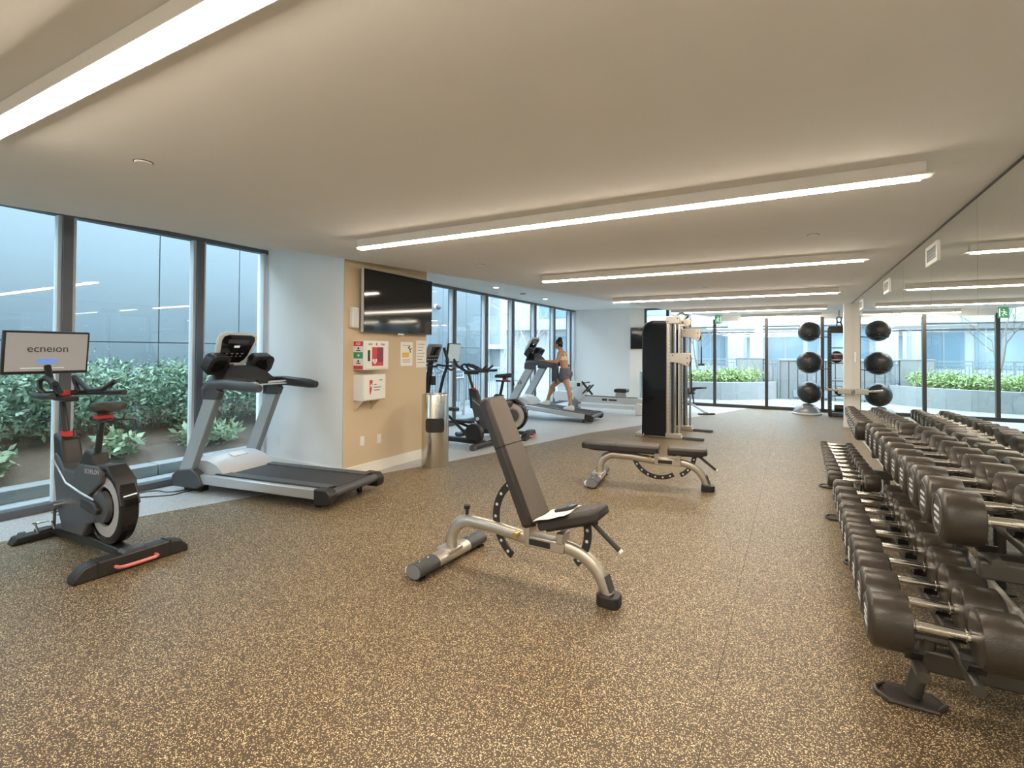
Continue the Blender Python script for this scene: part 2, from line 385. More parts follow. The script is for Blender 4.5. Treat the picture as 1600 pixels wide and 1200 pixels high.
for k, (x, y) in enumerate([(775, 449), (852, 467)]):
    disc('downlight', 'small round recessed downlight in the raised ceiling by the windows', 'downlight', onz(x, y, ZP), .06, 'dlens', 'recessed downlights', 'white')
disc('ceiling_speaker', 'small dark round ceiling speaker between two recessed downlights', 'speaker', onz(817, 459, ZP), .07, 'dgrey', None, 'dgrey')
# exit sign
p = ony(1122.5, 498, 14.9)
t = thing('exit_sign', 'green running man exit sign hung from the ceiling', 'sign', (p.x, 14.9, 0))
MB().bx(-.09, .09, -.012, .012, 2.40, 2.64).build('sign_box', 'green', t, bevel=.004)
MB().cyl((0, 0, 2.64), (0, 0, ZC), .01).build('stem', 'white', t)
m = MB()
m.ball((-.005, -.014, 2.575), (.016, .004, .016), 10, 6)
m.tube([(-.005, -.014, 2.55), (-.015, -.014, 2.50)], .013, 6); m.tube([(-.015, -.014, 2.50), (.02, -.014, 2.47), (.0, -.014, 2.435)], .008, 6)
m.tube([(-.015, -.014, 2.50), (-.035, -.014, 2.47), (-.06, -.014, 2.465)], .008, 6); m.tube([(-.005, -.014, 2.545), (.03, -.014, 2.53), (.045, -.014, 2.55)], .006, 6)
m.tube([(-.005, -.014, 2.545), (-.035, -.014, 2.53), (-.05, -.014, 2.505)], .006, 6)
m.build('running_figure', 'swhite', t)
MB().bx(.055, .075, -.0145, -.012, 2.43, 2.61).build('door_mark', 'swhite', t)
# vents on the mirror wall
for Y, g in ((5.9, 'nearest the back wall'), (8.47, 'in the middle of the three'), (11.4, 'nearest the pilaster')):
    t = thing('wall_vent', 'white framed air vent high on the mirror wall, ' + g, 'vent', (XR - .006, Y, 2.42), 0, 'air vents on the mirror wall')
    m = MB()
    for (a, b, c, e) in ((-.22, .22, 0, .035), (-.22, .22, .145, .18), (-.22, -.175, .035, .145), (.175, .22, .035, .145)): m.bx(-.012, 0, a, b, c, e)
    m.build('frame', 'white', t)
    MB().bx(-.003, 0, -.175, .175, .035, .145).build('backing', 'mgrey', t)
    for k in range(4):
        MB().box((-.006, 0, .05 + .027 * k), (.012, .35, .003), RY(.6)).build('louvre', 'lgrey', t)
t = thing('wall_switch', 'small white switch plate on the mirror near the pilaster', 'switch', (XR - .006, 12.45, 1.53))
MB().bx(-.010, 0, -.17, .17, -.10, .10).build('plate', 'white', t, bevel=.003); MB().bx(-.016, -.010, -.05, .05, -.04, .04).build('rocker', 'base', t, bevel=.002)

# ================================================================== COLUMN WALL ITEMS
XW = XT + .012
t = thing('television', 'large black flat television mounted on the tan column', 'television', (XW, 5.44, 2.25))
MB().bx(.06, .095, -.70, .70, -.405, .405).build('panel_body', 'black', t, bevel=.006)
MB().bx(.095, .0965, -.69, .69, -.388, .396).build('screen', 'gloss', t, smooth=False)
MB().bx(0, .06, -.25, .25, -.2, .2).build('wall_bracket', 'satin', t)
MB().bx(.092, .099, -.06, .06, -.425, -.405).build('sensor', 'silver', t)
MB().bx(.055, .0955, -.706, -.70, -.405, .405).build('side_trim', 'lgrey', t)
t = thing('wall_speaker', 'small white box on the tan wall beside the television', 'box', (XW, 4.64, 2.02)); MB().bx(0, .07, -.055, .055, -.13, .13).build('body', 'white', t, bevel=.012); MB().bx(.07, .073, -.04, .04, -.11, .11).build('grille', 'lgrey', t)
# defibrillator cabinet
p0 = onx(566, 575, XW + .2); t = thing('defibrillator_cabinet', 'white wall cabinet with red and green side label and red window', 'cabinet', (XW, 4.66, 1.36))
MB().bx(0, .19, 0, .44, 0, .37).build('body', 'white', t, bevel=.006)
dr = MB().bx(.19, .20, .02, .42, .02, .35).build('door', 'white', t, bevel=.004)
MB().bx(.2, .202, .13, .33, .05, .29).build('window', 'red', dr)
MB().bx(.202, .2035, .22, .325, .10, .285).build('window_shade', mt('dark_red_device', (.22, .03, .05), .3), dr)
hm = []
for k in range(20):
    a = 2 * PI * k / 20; hm.append((.175 + .0026 * 16 * math.sin(a) ** 3, .11 + .0026 * (13 * math.cos(a) - 5 * math.cos(2 * a) - 2 * math.cos(3 * a) - math.cos(4 * a))))
MB().prism(hm, 'x', .2035, .2045).build('heart_mark', 'white', dr)
MB().prism([(.18, .14), (.165, .11), (.175, .11), (.168, .08), (.187, .117), (.177, .117), (.188, .14)], 'x', .2045, .205).build('bolt_mark', 'red', dr)
MB().bx(.2, .2015, .055, .095, .11, .25).build('latch', 'black', dr)
text('AED', .035, 'ink', dr, (.2006, .10, .325), (PI / 2, 0, PI / 2)); text('DEA', .035, 'ink', dr, (.2006, .32, .325), (PI / 2, 0, PI / 2))
MB().bx(.2, .2016, .2, .215, .31, .345).build('mark', 'red', dr)
sl = MB().bx(.015, .175, -.002, 0, .01, .36).build('side_label', 'white', t)
MB().bx(.015, .175, -.0035, -.002, .30, .36).build('red_band', 'red', sl); MB().bx(.015, .175, -.0035, -.002, .01, .055).build('red_band', 'red', sl)
MB().bx(.015, .175, -.0035, -.002, .145, .225).build('green_band', 'grn2', sl)
for z in (.09, .25):
    MB().bx(.06, .13, -.0035, -.002, z - .012, z + .0).build('print', 'ink', sl); MB().ball((.095, -.002, z + .022), (.016, .0015, .016), 8, 6).build('print', 'ink', sl)
MB().ball((.1, -.003, .185), (.02, .0015, .016), 8, 6).build('print', 'white', sl)
text('AED', .045, 'white', sl, (.095, -.0036, .33), (PI / 2, 0, 0)); 
t = thing('first_aid_box', 'white first aid wall box with red mark and white cross', 'box', (XW, 4.67, .97))
MB().bx(0, .17, 0, .40, 0, .33).build('body', 'white', t, bevel=.006); dr = MB().bx(.17, .18, .01, .39, .01, .32).build('lid', 'white', t, bevel=.004)
MB().prism([(.10, .26), (.155, .26), (.145, .17), (.12, .08), (.105, .08)], 'x', .18, .1815).build('red_mark', 'red', dr)
MB().bx(.1815, .1825, .122, .134, .165, .215).bx(.1815, .1825, .108, .148, .184, .196).build('white_cross', 'white', dr)
for (a, b, z) in ((.27, .33, .25), (.18, .225, .195), (.18, .31, .16), (.18, .28, .125)): MB().bx(.18, .181, a, b, z, z + .012).build('print_line', 'mgrey', dr)
MB().prism([(0, -.14), (0, 0), (.16, 0)], 'y', .02, .03).prism([(0, -.14), (0, 0), (.16, 0)], 'y', .30, .31).build('bracket', 'tan', t)
for nm, px, lab, parts in (('poster', (635, 553), 'small white notice with yellow panel and dark figure on tan wall', 1), ('notice', (658, 553), 'taller white notice of plain text lines beneath the television', 0)):
    p = onx(px[0], px[1], XW); t = thing(nm, lab, 'notice', (XW, p.y, p.z)); hw, hh = (.13, .17) if parts else (.12, .20)
    MB().bx(.001, .004, -hw, hw, -hh, hh).build('sheet', 'paper', t)
    if parts:
        MB().bx(.004, .0048, -.09, .05, -.05, .02).build('yellow_panel', 'yellow', t)
        MB().tube([(.005, .03, .10), (.005, .07, .06), (.005, .10, .08)], .008, 6).tube([(.005, .07, .06), (.005, .08, .02)], .008, 6).ball((.005, .06, .105), (.002, .013, .013), 8, 6).build('figure_mark', 'ink', t)
        for z in (.12, -.09, -.12): MB().bx(.004, .0045, -.09, .08, z, z + .008).build('print_line', 'mgrey', t)
    else:
        for k in range(7): MB().bx(.004, .0045, -.09, .08 - .03 * (k % 3), .14 - .045 * k, .148 - .045 * k).build('print_line', 'mgrey', t)
def outlet(label, loc, rz, w=.075, slots=True):
    t = thing('wall_outlet', label, 'outlet', loc, rz); MB().bx(-w / 2, w / 2, -.006, 0, -.06, .06).build('plate', 'white', t, bevel=.002)
    if slots:
        for z in (-.024, .024): MB().box((0, -.0075, z), (.034, .003, .028)).build('socket', 'base', t, bevel=.002)
    else: MB().box((0, -.0075, 0), (.03, .003, .065)).build('rocker', 'base', t, bevel=.002)
p = onx(565.5, 689, XW); outlet('blank white wall plate low on the tan column', (XW, p.y, p.z), PI / 2, slots=False)
p = onx(592, 685, XW); outlet('white duplex outlet low on the tan column', (XW, p.y, p.z), PI / 2)
p = ony(432, 688, 4.55); outlet('white outlet low on the bluish side of the column', (p.x, 4.6 - .09 * (p.x - (XL - .2)) / (XT - XL + .2), p.z), -.055)

# trash bins
def make_bin():
    t = thing('trash_bin', '', 'trash bin')
    MB().lathe([(.183, 0), (.185, .01), (.185, 1.0), (.180, 1.015), (.15, 1.015), (.148, .99)], n=40, cap=False).build('body', 'steel', t)
    MB().lathe([(.187, 0), (.187, .02)], n=40).build('base_ring', 'chrome', t)
    rings = []
    for (z0, r) in ((0, 0),):
        m = MB(); R = []
        for k in range(17):
            u = -.135 + .27 * k / 16; hh = .095 - .03 * max(0, (abs(u) - .105) / .03) ** 2
            R.append([Vector((math.sin(u / .188) * rr, -math.cos(u / .188) * rr, .60 + v)) for rr, v in ((.183, -hh), (.190, -hh), (.190, hh), (.183, hh))])
        m.loft(R); m.build('opening_flap', 'black', t)
    MB().lathe([(.149, .985), (.02, .975)], n=40).build('lid', 'steel', t)
    return t
tb = make_bin(); tb.location = (-4.33, 5.66, 0); tb.rotation_euler = (0, 0, .62); tb['label'] = 'tall stainless steel bin with black flap beside the tan column'; tb['group'] = 'stainless bins'
p = onz(996, 637); dup(tb, (-3.98, 15.75, 0), .4, 'distant stainless bin under the small wall television by the pier')
# far television on the pier
mid = (a0 + a1) / 2 + nrm * .01
t = thing('television', 'small black wall television on the slanted side of the far pier', 'television', (mid.x, mid.y, 2.05), math.atan2(d.y, d.x))
MB().bx(-.25, .25, -.10, -.06, -.34, .34).build('panel_body', 'black', t, bevel=.006); MB().bx(-.235, .235, -.1015, -.10, -.32, .32).build('screen', 'gloss', t, smooth=False)
MB().bx(-.12, .12, -.06, 0, -.1, .1).build('wall_bracket', 'satin', t); MB().bx(-.255, -.25, -.10, -.06, -.34, .34).build('side_trim', 'white', t)
#NEXT
# ================================================================== TREADMILLS
def make_treadmill():
    t = thing('treadmill', '', 'treadmill')
    for s in (1, -1):
        y = .40 * s
        # side rail
        MB().prism([(-.86, .10), (.80, .10), (.86, .13), (.86, .205), (-.86, .205)], 'y', y - .035, y + .035).build('side_rail', 'silver', t, bevel=.012)
        MB().bx(-.93, .62, s * .30 - .055, s * .30 + .065 if s > 0 else s * .30 + .055, .205, .219).build('foot_rail', 'dgrey', t, bevel=.004)
        # rear end cap
        e = MB(); e.prism([(-1.05, .10), (-1.02, .06), (-.86, .06), (-.84, .10), (-.84, .215), (-1.00, .215), (-1.05, .17)], 'y', y - .055, y + .055); e.build('end_cap', 'black', t, bevel=.015)
        # upright: slanted slab, silver outside with a dark inner edge
        up = MB().prism([(1.10, .20), (.90, .20), (.50, 1.12), (.68, 1.12)], 'y', s * .42 - .012, s * .42 + .030 if s > 0 else s * .42 + .012).build('upright', 'silver', t, bevel=.008)
        MB().prism([(.905, .215), (.88, .215), (.48, 1.11), (.505, 1.11)], 'y', s * .42 - .03, s * .42 + .03).build('edge_strip', 'mgrey', up)
        MB().prism([(1.19, .10), (1.15, .05), (.80, .05), (.72, .10), (.78, .22), (.88, .27), (1.10, .24), (1.18, .18)], 'y', s * .42 - .05, s * .42 + .045).build('base_cover', 'dgrey', t, bevel=.015)
        # handrail
        MB().tube([(.70, s * .42, 1.08), (.70, s * .42, 1.16), (.62, s * .42, 1.21), (.40, s * .42, 1.225), (.02, s * .42, 1.20), (-.08, s * .42, 1.19)], [.045, .055, .062, .058, .055, .04], 14).build('handrail', 'black' if s < 0 else 'dgrey', t)
        MB().prism([(.74, 1.05), (.50, 1.05), (.46, 1.14), (.60, 1.25), (.72, 1.24)], 'y', s * .42 - .04, s * .42 + .04).build('rail_bracket', 'dgrey', t, bevel=.015)
        MB().cyl((-.80, s * .33, 0), (-.80, s * .33, .07), .03).build('foot', 'black', t)
        MB().bx(.80, 1.08, s * .34 - .05, s * .34 + .05, 0, .06).build('foot', 'black', t, bevel=.01)
    MB().bx(-.95, .60, -.36, .36, .10, .200).build('deck', 'black', t)
    MB().bx(-.98, .58, -.255, .255, .2, .208).build('running_belt', 'belt', t)
    MB().cyl((-.99, -.345, .16), (-.99, .345, .16), .045).build('rear_roller', 'dgrey', t)
    text('PRECOR' if False else '- - -', .05, 'mgrey', t, (-.55, .0, .2085), (0, 0, -PI / 2), 'belt_print', .0002)
    h = MB(); R = []
    for (x, z, w) in ((.50, .20, .33), (.52, .25, .345), (.62, .335, .35), (.76, .375, .35), (.92, .37, .35), (1.06, .30, .34), (1.10, .14, .33)):
        R.append([(x, -w, .11), (x, -w, z - .03), (x, -w + .06, z), (x, 0, z + .012), (x, w - .06, z), (x, w, z - .03), (x, w, .11)])
    h.loft(R); h.build('motor_hood', 'lgrey', t)
    MB().box((.70, .0, .372), (.10, .20, .01), RY(-.27)).build('hood_plate', 'white', t, bevel=.003)
    # cross bar
    MB().cyl((.34, -.40, 1.215), (.34, .40, 1.215), .024).build('cross_bar', 'chrome', t)
    MB().box((.34, 0, 1.235), (.06, .14, .05)).build('cross_grip', 'black', t, bevel=.01)
    # console neck and tray
    R = []
    for (x, z, w, dx, hh) in ((.62, 1.18, .38, .10, .03), (.64, 1.25, .38, .12, .04), (.66, 1.33, .30, .10, .06), (.70, 1.42, .16, .06, .05)):
        R.append([(x + dx, -w, z), (x - dx, -w, z), (x - dx * 1.1, 0, z), (x - dx, w, z), (x + dx, w, z), (x + dx * 1.1, 0, z)])
    MB().loft(R).build('console_neck', 'black', t, bevel=.01)
    for s in (1, -1):
        w = MB(); Rm = RZ(s * .18) @ RY(-.52)
        poly = rrect(.30, .24, .07)
        w.add(*(lambda k: ([Vector((.66, s * .30, 1.42)) + Rm @ Vector((u[2], u[0], u[1])) for u in [(a, b, 0) for a, b in poly] + [(a * .9, b * .9, .12) for a, b in poly]], k))(
            [tuple(range(len(poly)))[::-1], tuple(range(len(poly), 2 * len(poly)))] + [(i, (i + 1) % len(poly), len(poly) + (i + 1) % len(poly), len(poly) + i) for i in range(len(poly))]))
        wo = w.build('bottle_holder', 'black', t, bevel=.008)
        MB().add([Vector((.66, s * .30, 1.42)) + Rm @ Vector((-.003, a * .62, b * .62)) for a, b in poly], [tuple(range(len(poly)))]).build('holder_pocket', 'gloss', wo)
    Rm = RY(-.42)
    def cpt(x, y, z): return Vector((.76, 0, 1.60)) + Rm @ Vector((x, y, z))
    poly = [(1.22 * a, 1.1 * b - .01) for a, b in [(-.10, -.215), (.10, -.215), (.155, -.17), (.185, -.10), (.22, .12), (.205, .18), (.15, .205), (-.15, .205), (-.205, .18), (-.22, .12), (-.185, -.10), (-.155, -.17)]]
    n = len(poly)
    f = MB(); f.add([cpt(0, a, b) for a, b in poly] + [cpt(.035, a * 1.03, b * 1.03) for a, b in poly] + [cpt(.075, a * .8, b * .8) for a, b in poly],
        [tuple(range(n)), tuple(range(2 * n, 3 * n))[::-1]] + [(i, (i + 1) % n, n + (i + 1) % n, n + i) for i in range(n)] + [(n + i, n + (i + 1) % n, 2 * n + (i + 1) % n, 2 * n + i) for i in range(n)])
    fo = f.build('console_frame', 'white', t, bevel=.012)
    pp = [(a * .84, b * .78 + .028) for a, b in poly]
    MB().add([cpt(-.004, a, b) for a, b in pp] + [cpt(.01, a, b) for a, b in pp], [tuple(range(n)), tuple(range(n, 2 * n))[::-1]] + [(i, (i + 1) % n, n + (i + 1) % n, n + i) for i in range(n)]).build('console_display', 'gloss', fo)
    def slab(nm, y0, y1, z0, z1, mat, x=-.0055): MB().add([cpt(x, y0, z0), cpt(x, y1, z0), cpt(x, y1, z1), cpt(x, y0, z1), cpt(x + .002, y0, z0), cpt(x + .002, y1, z0), cpt(x + .002, y1, z1), cpt(x + .002, y0, z1)], [(0, 1, 2, 3), (4, 7, 6, 5), (0, 4, 5, 1), (1, 5, 6, 2), (2, 6, 7, 3), (3, 7, 4, 0)]).build(nm, mat, fo)
    slab('display_window', -.14, .14, .09, .14, 'dgrey'); slab('readout', -.035, .04, .035, .062, 'swhite')
    for k in range(4): slab('key', -.12 + .07 * k, -.085 + .07 * k, -.05, -.035, 'mgrey')
    for k in range(4): slab('key', -.10 + .06 * k, -.075 + .06 * k, -.085, -.072, 'mgrey')
    slab('stop_key', -.04, .04, -.215, -.178, 'dgrey', -.004)
    return t
tm = make_treadmill(); tm.location = (-5.1, 3.85, 0); tm.rotation_euler = (0, 0, math.radians(188)); tm['label'] = 'empty grey and silver treadmill standing against the window beside the white column side'; tm['group'] = 'treadmills'
TM2 = Vector((-4.98, 11.18, .081)); TMA = math.radians(184); TMP = -.10
tm2 = dup(tm, TM2, TMA, 'raised silver treadmill on which the woman is walking', rot=(0, TMP, TMA))
TMX = Matrix.Translation(TM2) @ (Matrix.Rotation(TMA, 4, 'Z') @ Matrix.Rotation(TMP, 4, 'Y'))
def onmill(x, y, z): return TMX @ Vector((x, y, z))      # a point in the raised treadmill's own frame
for s in (1, -1):   # the front is lifted: legs reach the floor
    lf = MB().tube([(.78, s * .34, .08), (.95, s * .34, -.150)], .022, 8).build('lift_leg', 'satin', tm2)
    MB().cyl((.95, s * .34 - .02, -.148), (.95, s * .34 + .02, -.148), .028).build('lift_wheel', 'black', lf)
# cables by the treadmill: they lie on the floor side by side and end at the foot of the machine
for k, (pts, lab) in enumerate((([(-6.20, 2.2), (-6.24, 2.55), (-6.20, 2.85), (-6.08, 3.0), (-5.98, 3.12), (-5.99, 3.24), (-5.976, 3.334)], 'black power cord curving over the grey floor to the treadmill foot'),
                                ([(-6.33, 2.2), (-6.37, 2.7), (-6.37, 3.0), (-6.30, 3.13), (-6.17, 3.15), (-6.09, 3.22), (-6.075, 3.32)], 'thinner black cord lying along the window sill beside the treadmill foot'))):
    rr = .006 - .001 * k; q = [Vector((x, y, rr - .0006)) for x, y in pts]; c = []
    for a in range(len(q) - 1):
        p0, p1, p2, p3 = q[max(a - 1, 0)], q[a], q[a + 1], q[min(a + 2, len(q) - 1)]
        for u in (0, .25, .5, .75): c.append(.5 * ((2 * p1) + (p2 - p0) * u + (2 * p0 - 5 * p1 + 4 * p2 - p3) * u * u + (3 * p1 - p0 - 3 * p2 + p3) * u ** 3))
    c.append(q[-1]); tag(MB().tube(c, rr, 6).build('power_cord', 'cable'), lab, 'cord')

# ================================================================== SPIN BIKES  (local: +x forward, origin on the floor under the flywheel)
def make_bike():
    t = thing('exercise_bike', '', 'exercise bike')
    # rear stabiliser
    st = MB().prism([(-.375, 0), (-.37, .045), (-.32, .10), (-.24, .118), (.24, .118), (.32, .10), (.37, .045), (.375, 0)], 'x', -.36, -.25).build('rear_stabiliser', 'black', t, bevel=.012)
    MB().tube([(-.355, -.13, .05), (-.40, -.125, .052), (-.425, -.10, .055), (-.43, 0, .055), (-.425, .10, .055), (-.40, .125, .052), (-.355, .13, .05)], .012, 8).build('tow_handle', 'pink', st)
    MB().prism([(-.08, .115), (.08, .115), (.06, .138), (-.06, .138)], 'x', -.35, -.26).build('stabiliser_cap', 'dgrey', st)
    for s in (1, -1): MB().bx(-.362, -.248, s * .235 - .006, s * .235 + .006, .01, .121).build('band', 'satin', st)
    MB().prism([(-.30, 0), (-.27, .06), (.27, .06), (.30, 0)], 'x', .93, 1.04).build('front_stabiliser', 'black', t, bevel=.01)
    for s in (1, -1): MB().cyl((1.05, s * .2 - .02, .035), (1.05, s * .2 + .02, .035), .035).build('transport_wheel', 'dgrey', t)
    MB().prism([(-.30, .06), (1.0, .03), (1.0, .085), (.55, .13), (-.30, .115)], 'y', -.05, .05).build('main_beam', 'satin', t, bevel=.01)
    # flywheel
    fw = MB().lathe([(.265, -.06), (.285, -.045), (.285, .045), (.265, .06), (.235, .062), (.225, .03), (.225, -.03), (.235, -.062)], (0, 0, .40), 'y', 40, cap=False)
    fw = fw.build('flywheel_rim', 'gloss', t)
    for s in (1, -1):
        MB().lathe([(.232, s * .035), (.228, s * .05), (.15, s * .055), (.145, s * .035)], (0, 0, .40), 'y', 40, cap=True).build('flywheel_ring', mt('pale_ring', (.55, .52, .52), .35, .3), fw)
        MB().lathe([(.12, s * .05), (.115, s * .085), (.04, s * .09)], (0, 0, .40), 'y', 28).build('hub_cap', 'dgrey', fw)
    MB().prism([(-.27, .44), (-.20, .62), (-.05, .715), (.10, .70), (.10, .665), (-.04, .685), (-.18, .60), (-.25, .44)], 'y', -.07, .07).build('wheel_guard', 'black', t, bevel=.008)
    # drive shell on both sides
    sh = [(.80, .74), (.70, .70), (.62, .62), (.44, .62), (.36, .69), (.05, .70), (-.02, .66), (.0, .58), (.20, .46), (.14, .40), (.02, .36), (.06, .28), (.20, .24), (.28, .13), (.62, .12), (.74, .30), (.80, .55)]
    MB().prism(sh, 'y', -.062, .085).build('drive_shell', 'dgrey', t, bevel=.012)
    for s in (1, -1):
        y = .092 * s if s > 0 else -.068
        MB().tube([(.78, y, .68), (.55, y, .52), (.30, y, .475), (.10, y, .45), (.04, y, .41)], .009, 6).build('trim_line', 'silver', t)
        MB().prism([(.22, .46), (.02, .44), (-.05, .40), (-.03, .355), (.10, .36), (.24, .38)], 'y', y - .03, y + .03).build('axle_fairing', 'black', t, bevel=.012)
    text('ECHELON', .052, 'silver', t, (.13, .0865, .655), (PI / 2, -.05, PI), 'lettering', .001)
    text('ECHELON', .052, 'silver', t, (.13, -.0635, .655), (PI / 2, .05, 0), 'lettering', .001)
    # crank and pedals
    for s, a in ((1, -100), (-1, 80)):
        cx, cz = .66, .33; dx, dz = .17 * math.cos(math.radians(a)), .17 * math.sin(math.radians(a))
        cr = MB().tube([(cx, s * .12, cz), (cx + dx, s * .135, cz + dz)], .016, 8, flat=.6).build('crank_arm', 'satin', t)
        MB().cyl((cx, s * .07, cz), (cx, s * .14, cz), .035).build('crank_hub', 'chrome', cr)
        pc = Vector((cx + dx, s * .20, cz + dz))
        MB().box(pc, (.10, .09, .025)).build('pedal', 'black', cr, bevel=.006)
        MB().tube([pc + Vector((-.05, -.05, .0)), pc + Vector((.0, -.05, .05)), pc + Vector((.07, -.045, .045)), pc + Vector((.12, 0, .03)), pc + Vector((.07, .045, .045)), pc + Vector((0, .05, .05)), pc + Vector((-.05, .05, 0))], .008, 6).build('toe_cage', 'chrome', cr)
    # front post, stem, handlebar
    MB().prism([(.84, .50), (.64, .56), (.66, .70), (.72, .86), (.88, .90), (.86, .70)], 'y', -.07, .07).build('front_post', 'black', t, bevel=.025)
    MB().cyl((.79, 0, .86), (.79, 0, .905), .05).build('post_collar', 'red', t)
    MB().tube([(.79, 0, .85), (.90, 0, 1.17)], .028, 12, flat=.75).build('handlebar_stem', 'satin', t)
    MB().bx(.70, .98, -.045, .045, 1.16, 1.20).build('stem_slider', 'black', t, bevel=.01)
    MB().box((.86, .0, 1.225), (.06, .07, .05)).build('adjust_lever', 'red', t, bevel=.012)
    hb = MB()
    hb.tube([(.40, .24, 1.235), (.62, .235, 1.225), (.86, .20, 1.22), (.93, .12, 1.22), (.93, -.12, 1.22), (.86, -.20, 1.22), (.62, -.235, 1.225), (.40, -.24, 1.235)], .024, 10)
    for s in (1, -1): hb.tube([(.88, s * .12, 1.22), (.96, s * .13, 1.26), (1.0, s * .12, 1.33), (.95, s * .10, 1.355), (.84, s * .09, 1.33), (.66, s * .10, 1.25), (.55, s * .15, 1.26), (.47, s * .20, 1.33)], .022, 10)
    hb.build('handlebar', 'black', t)
    # screen
    MB().tube([(.93, 0, 1.2), (1.14, 0, 1.32), (1.21, 0, 1.45)], .026, 10).build('screen_arm', 'black', t)
    Rm = RY(-.12)
    so = bpy.data.objects.new('tmp', None)
    def sp(x, y, z): return Vector((1.22, 0, 1.57)) + Rm @ Vector((x, y, z))
    b = MB(); b.box(sp(0, 0, 0), (.04, .60, .38), Rm); sc = b.build('touchscreen', 'black', t, bevel=.008)
    b = MB(); b.box(sp(-.021, 0, .005), (.003, .565, .335), Rm); b.build('screen_face', 'screen', sc)
    bpy.data.objects.remove(so)
    txt = text('echelon', .092, 'ink', sc, sp(-.0235, 0, .035), (PI / 2 - .0, 0, -PI / 2), 'lettering', .0008)
    b = MB(); poly = rrect(.15, .042, .02); b.add([sp(-.0235, u, v - .075) for u, v in poly] + [sp(-.0225, u, v - .075) for u, v in poly], [tuple(range(len(poly))), tuple(range(len(poly), 2 * len(poly)))]); b.build('screen_button', 'blue', sc)
    b = MB(); b.box(sp(-.0235, .03, -.135), (.001, .30, .006), Rm); b.build('screen_line', 'swhite', sc)
    # seat post and saddle
    MB().prism([(.46, .60), (.36, .60), (.18, .66), (.20, .78), (.34, .80), (.42, .70)], 'y', -.055, .055).build('seat_tube_boot', 'black', t, bevel=.012)
    MB().tube([(.26, 0, .74), (.20, 0, 1.04)], .028, 10, flat=.8).build('seat_post', 'satin', t)
    MB().bx(.06, .34, -.03, .03, 1.03, 1.06).build('seat_slider', 'black', t, bevel=.008)
    MB().bx(.12, .20, -.05, .06, 1.055, 1.085).build('seat_lever', 'red', t, bevel=.008)
    MB().cyl((.17, 0, 1.03), (.17, 0, 1.10), .04).build('seat_clamp', 'black', t)
    R = []
    for (x, w, z, hh) in ((.02, .06, 1.165, .02), (.05, .11, 1.165, .03), (.10, .125, 1.16, .035), (.18, .09, 1.152, .032), (.26, .05, 1.150, .028), (.33, .032, 1.148, .024), (.36, .018, 1.142, .014)):
        R.append([(x, w * math.cos(2 * PI * k / 14), z + hh * (math.sin(2 * PI * k / 14)) - (.02 if math.sin(2 * PI * k / 14) < 0 else 0)) for k in range(14)])
    MB().loft(R).build('saddle', 'vinyls', t)
    # wire dumbbell holders behind the seat
    for s in (1, -1):
        MB().tube([(.05, s * .03, 1.05), (-.05, s * .12, 1.05), (-.06, s * .13, .98), (-.06, s * .18, .98), (-.06, s * .19, 1.05), (-.08, s * .22, 1.05), (-.08, s * .23, .98), (-.08, s * .28, .98), (-.08, s * .285, 1.03)], .005, 6).build('weight_holder', 'satin', t)
    return t
bk = make_bike(); bk.location = (-4.60, 1.97, 0); bk.rotation_euler = (0, 0, PI); bk['label'] = 'black exercise bike with lit screen in front of the hedge window'; bk['group'] = 'exercise bikes'
bk2 = dup(bk, (-4.62, 8.42, 0), PI + .22, 'black exercise bike with pale screen between the elliptical and the raised treadmill')
for c in list(bk2.children):
    if c.name.startswith('touchscreen'):
        for g in list(c.children):
            if g.name.startswith('screen_face'):
                g.data = g.data.copy(); g.data.materials[0] = M['screeng']
            else: bpy.data.objects.remove(g)
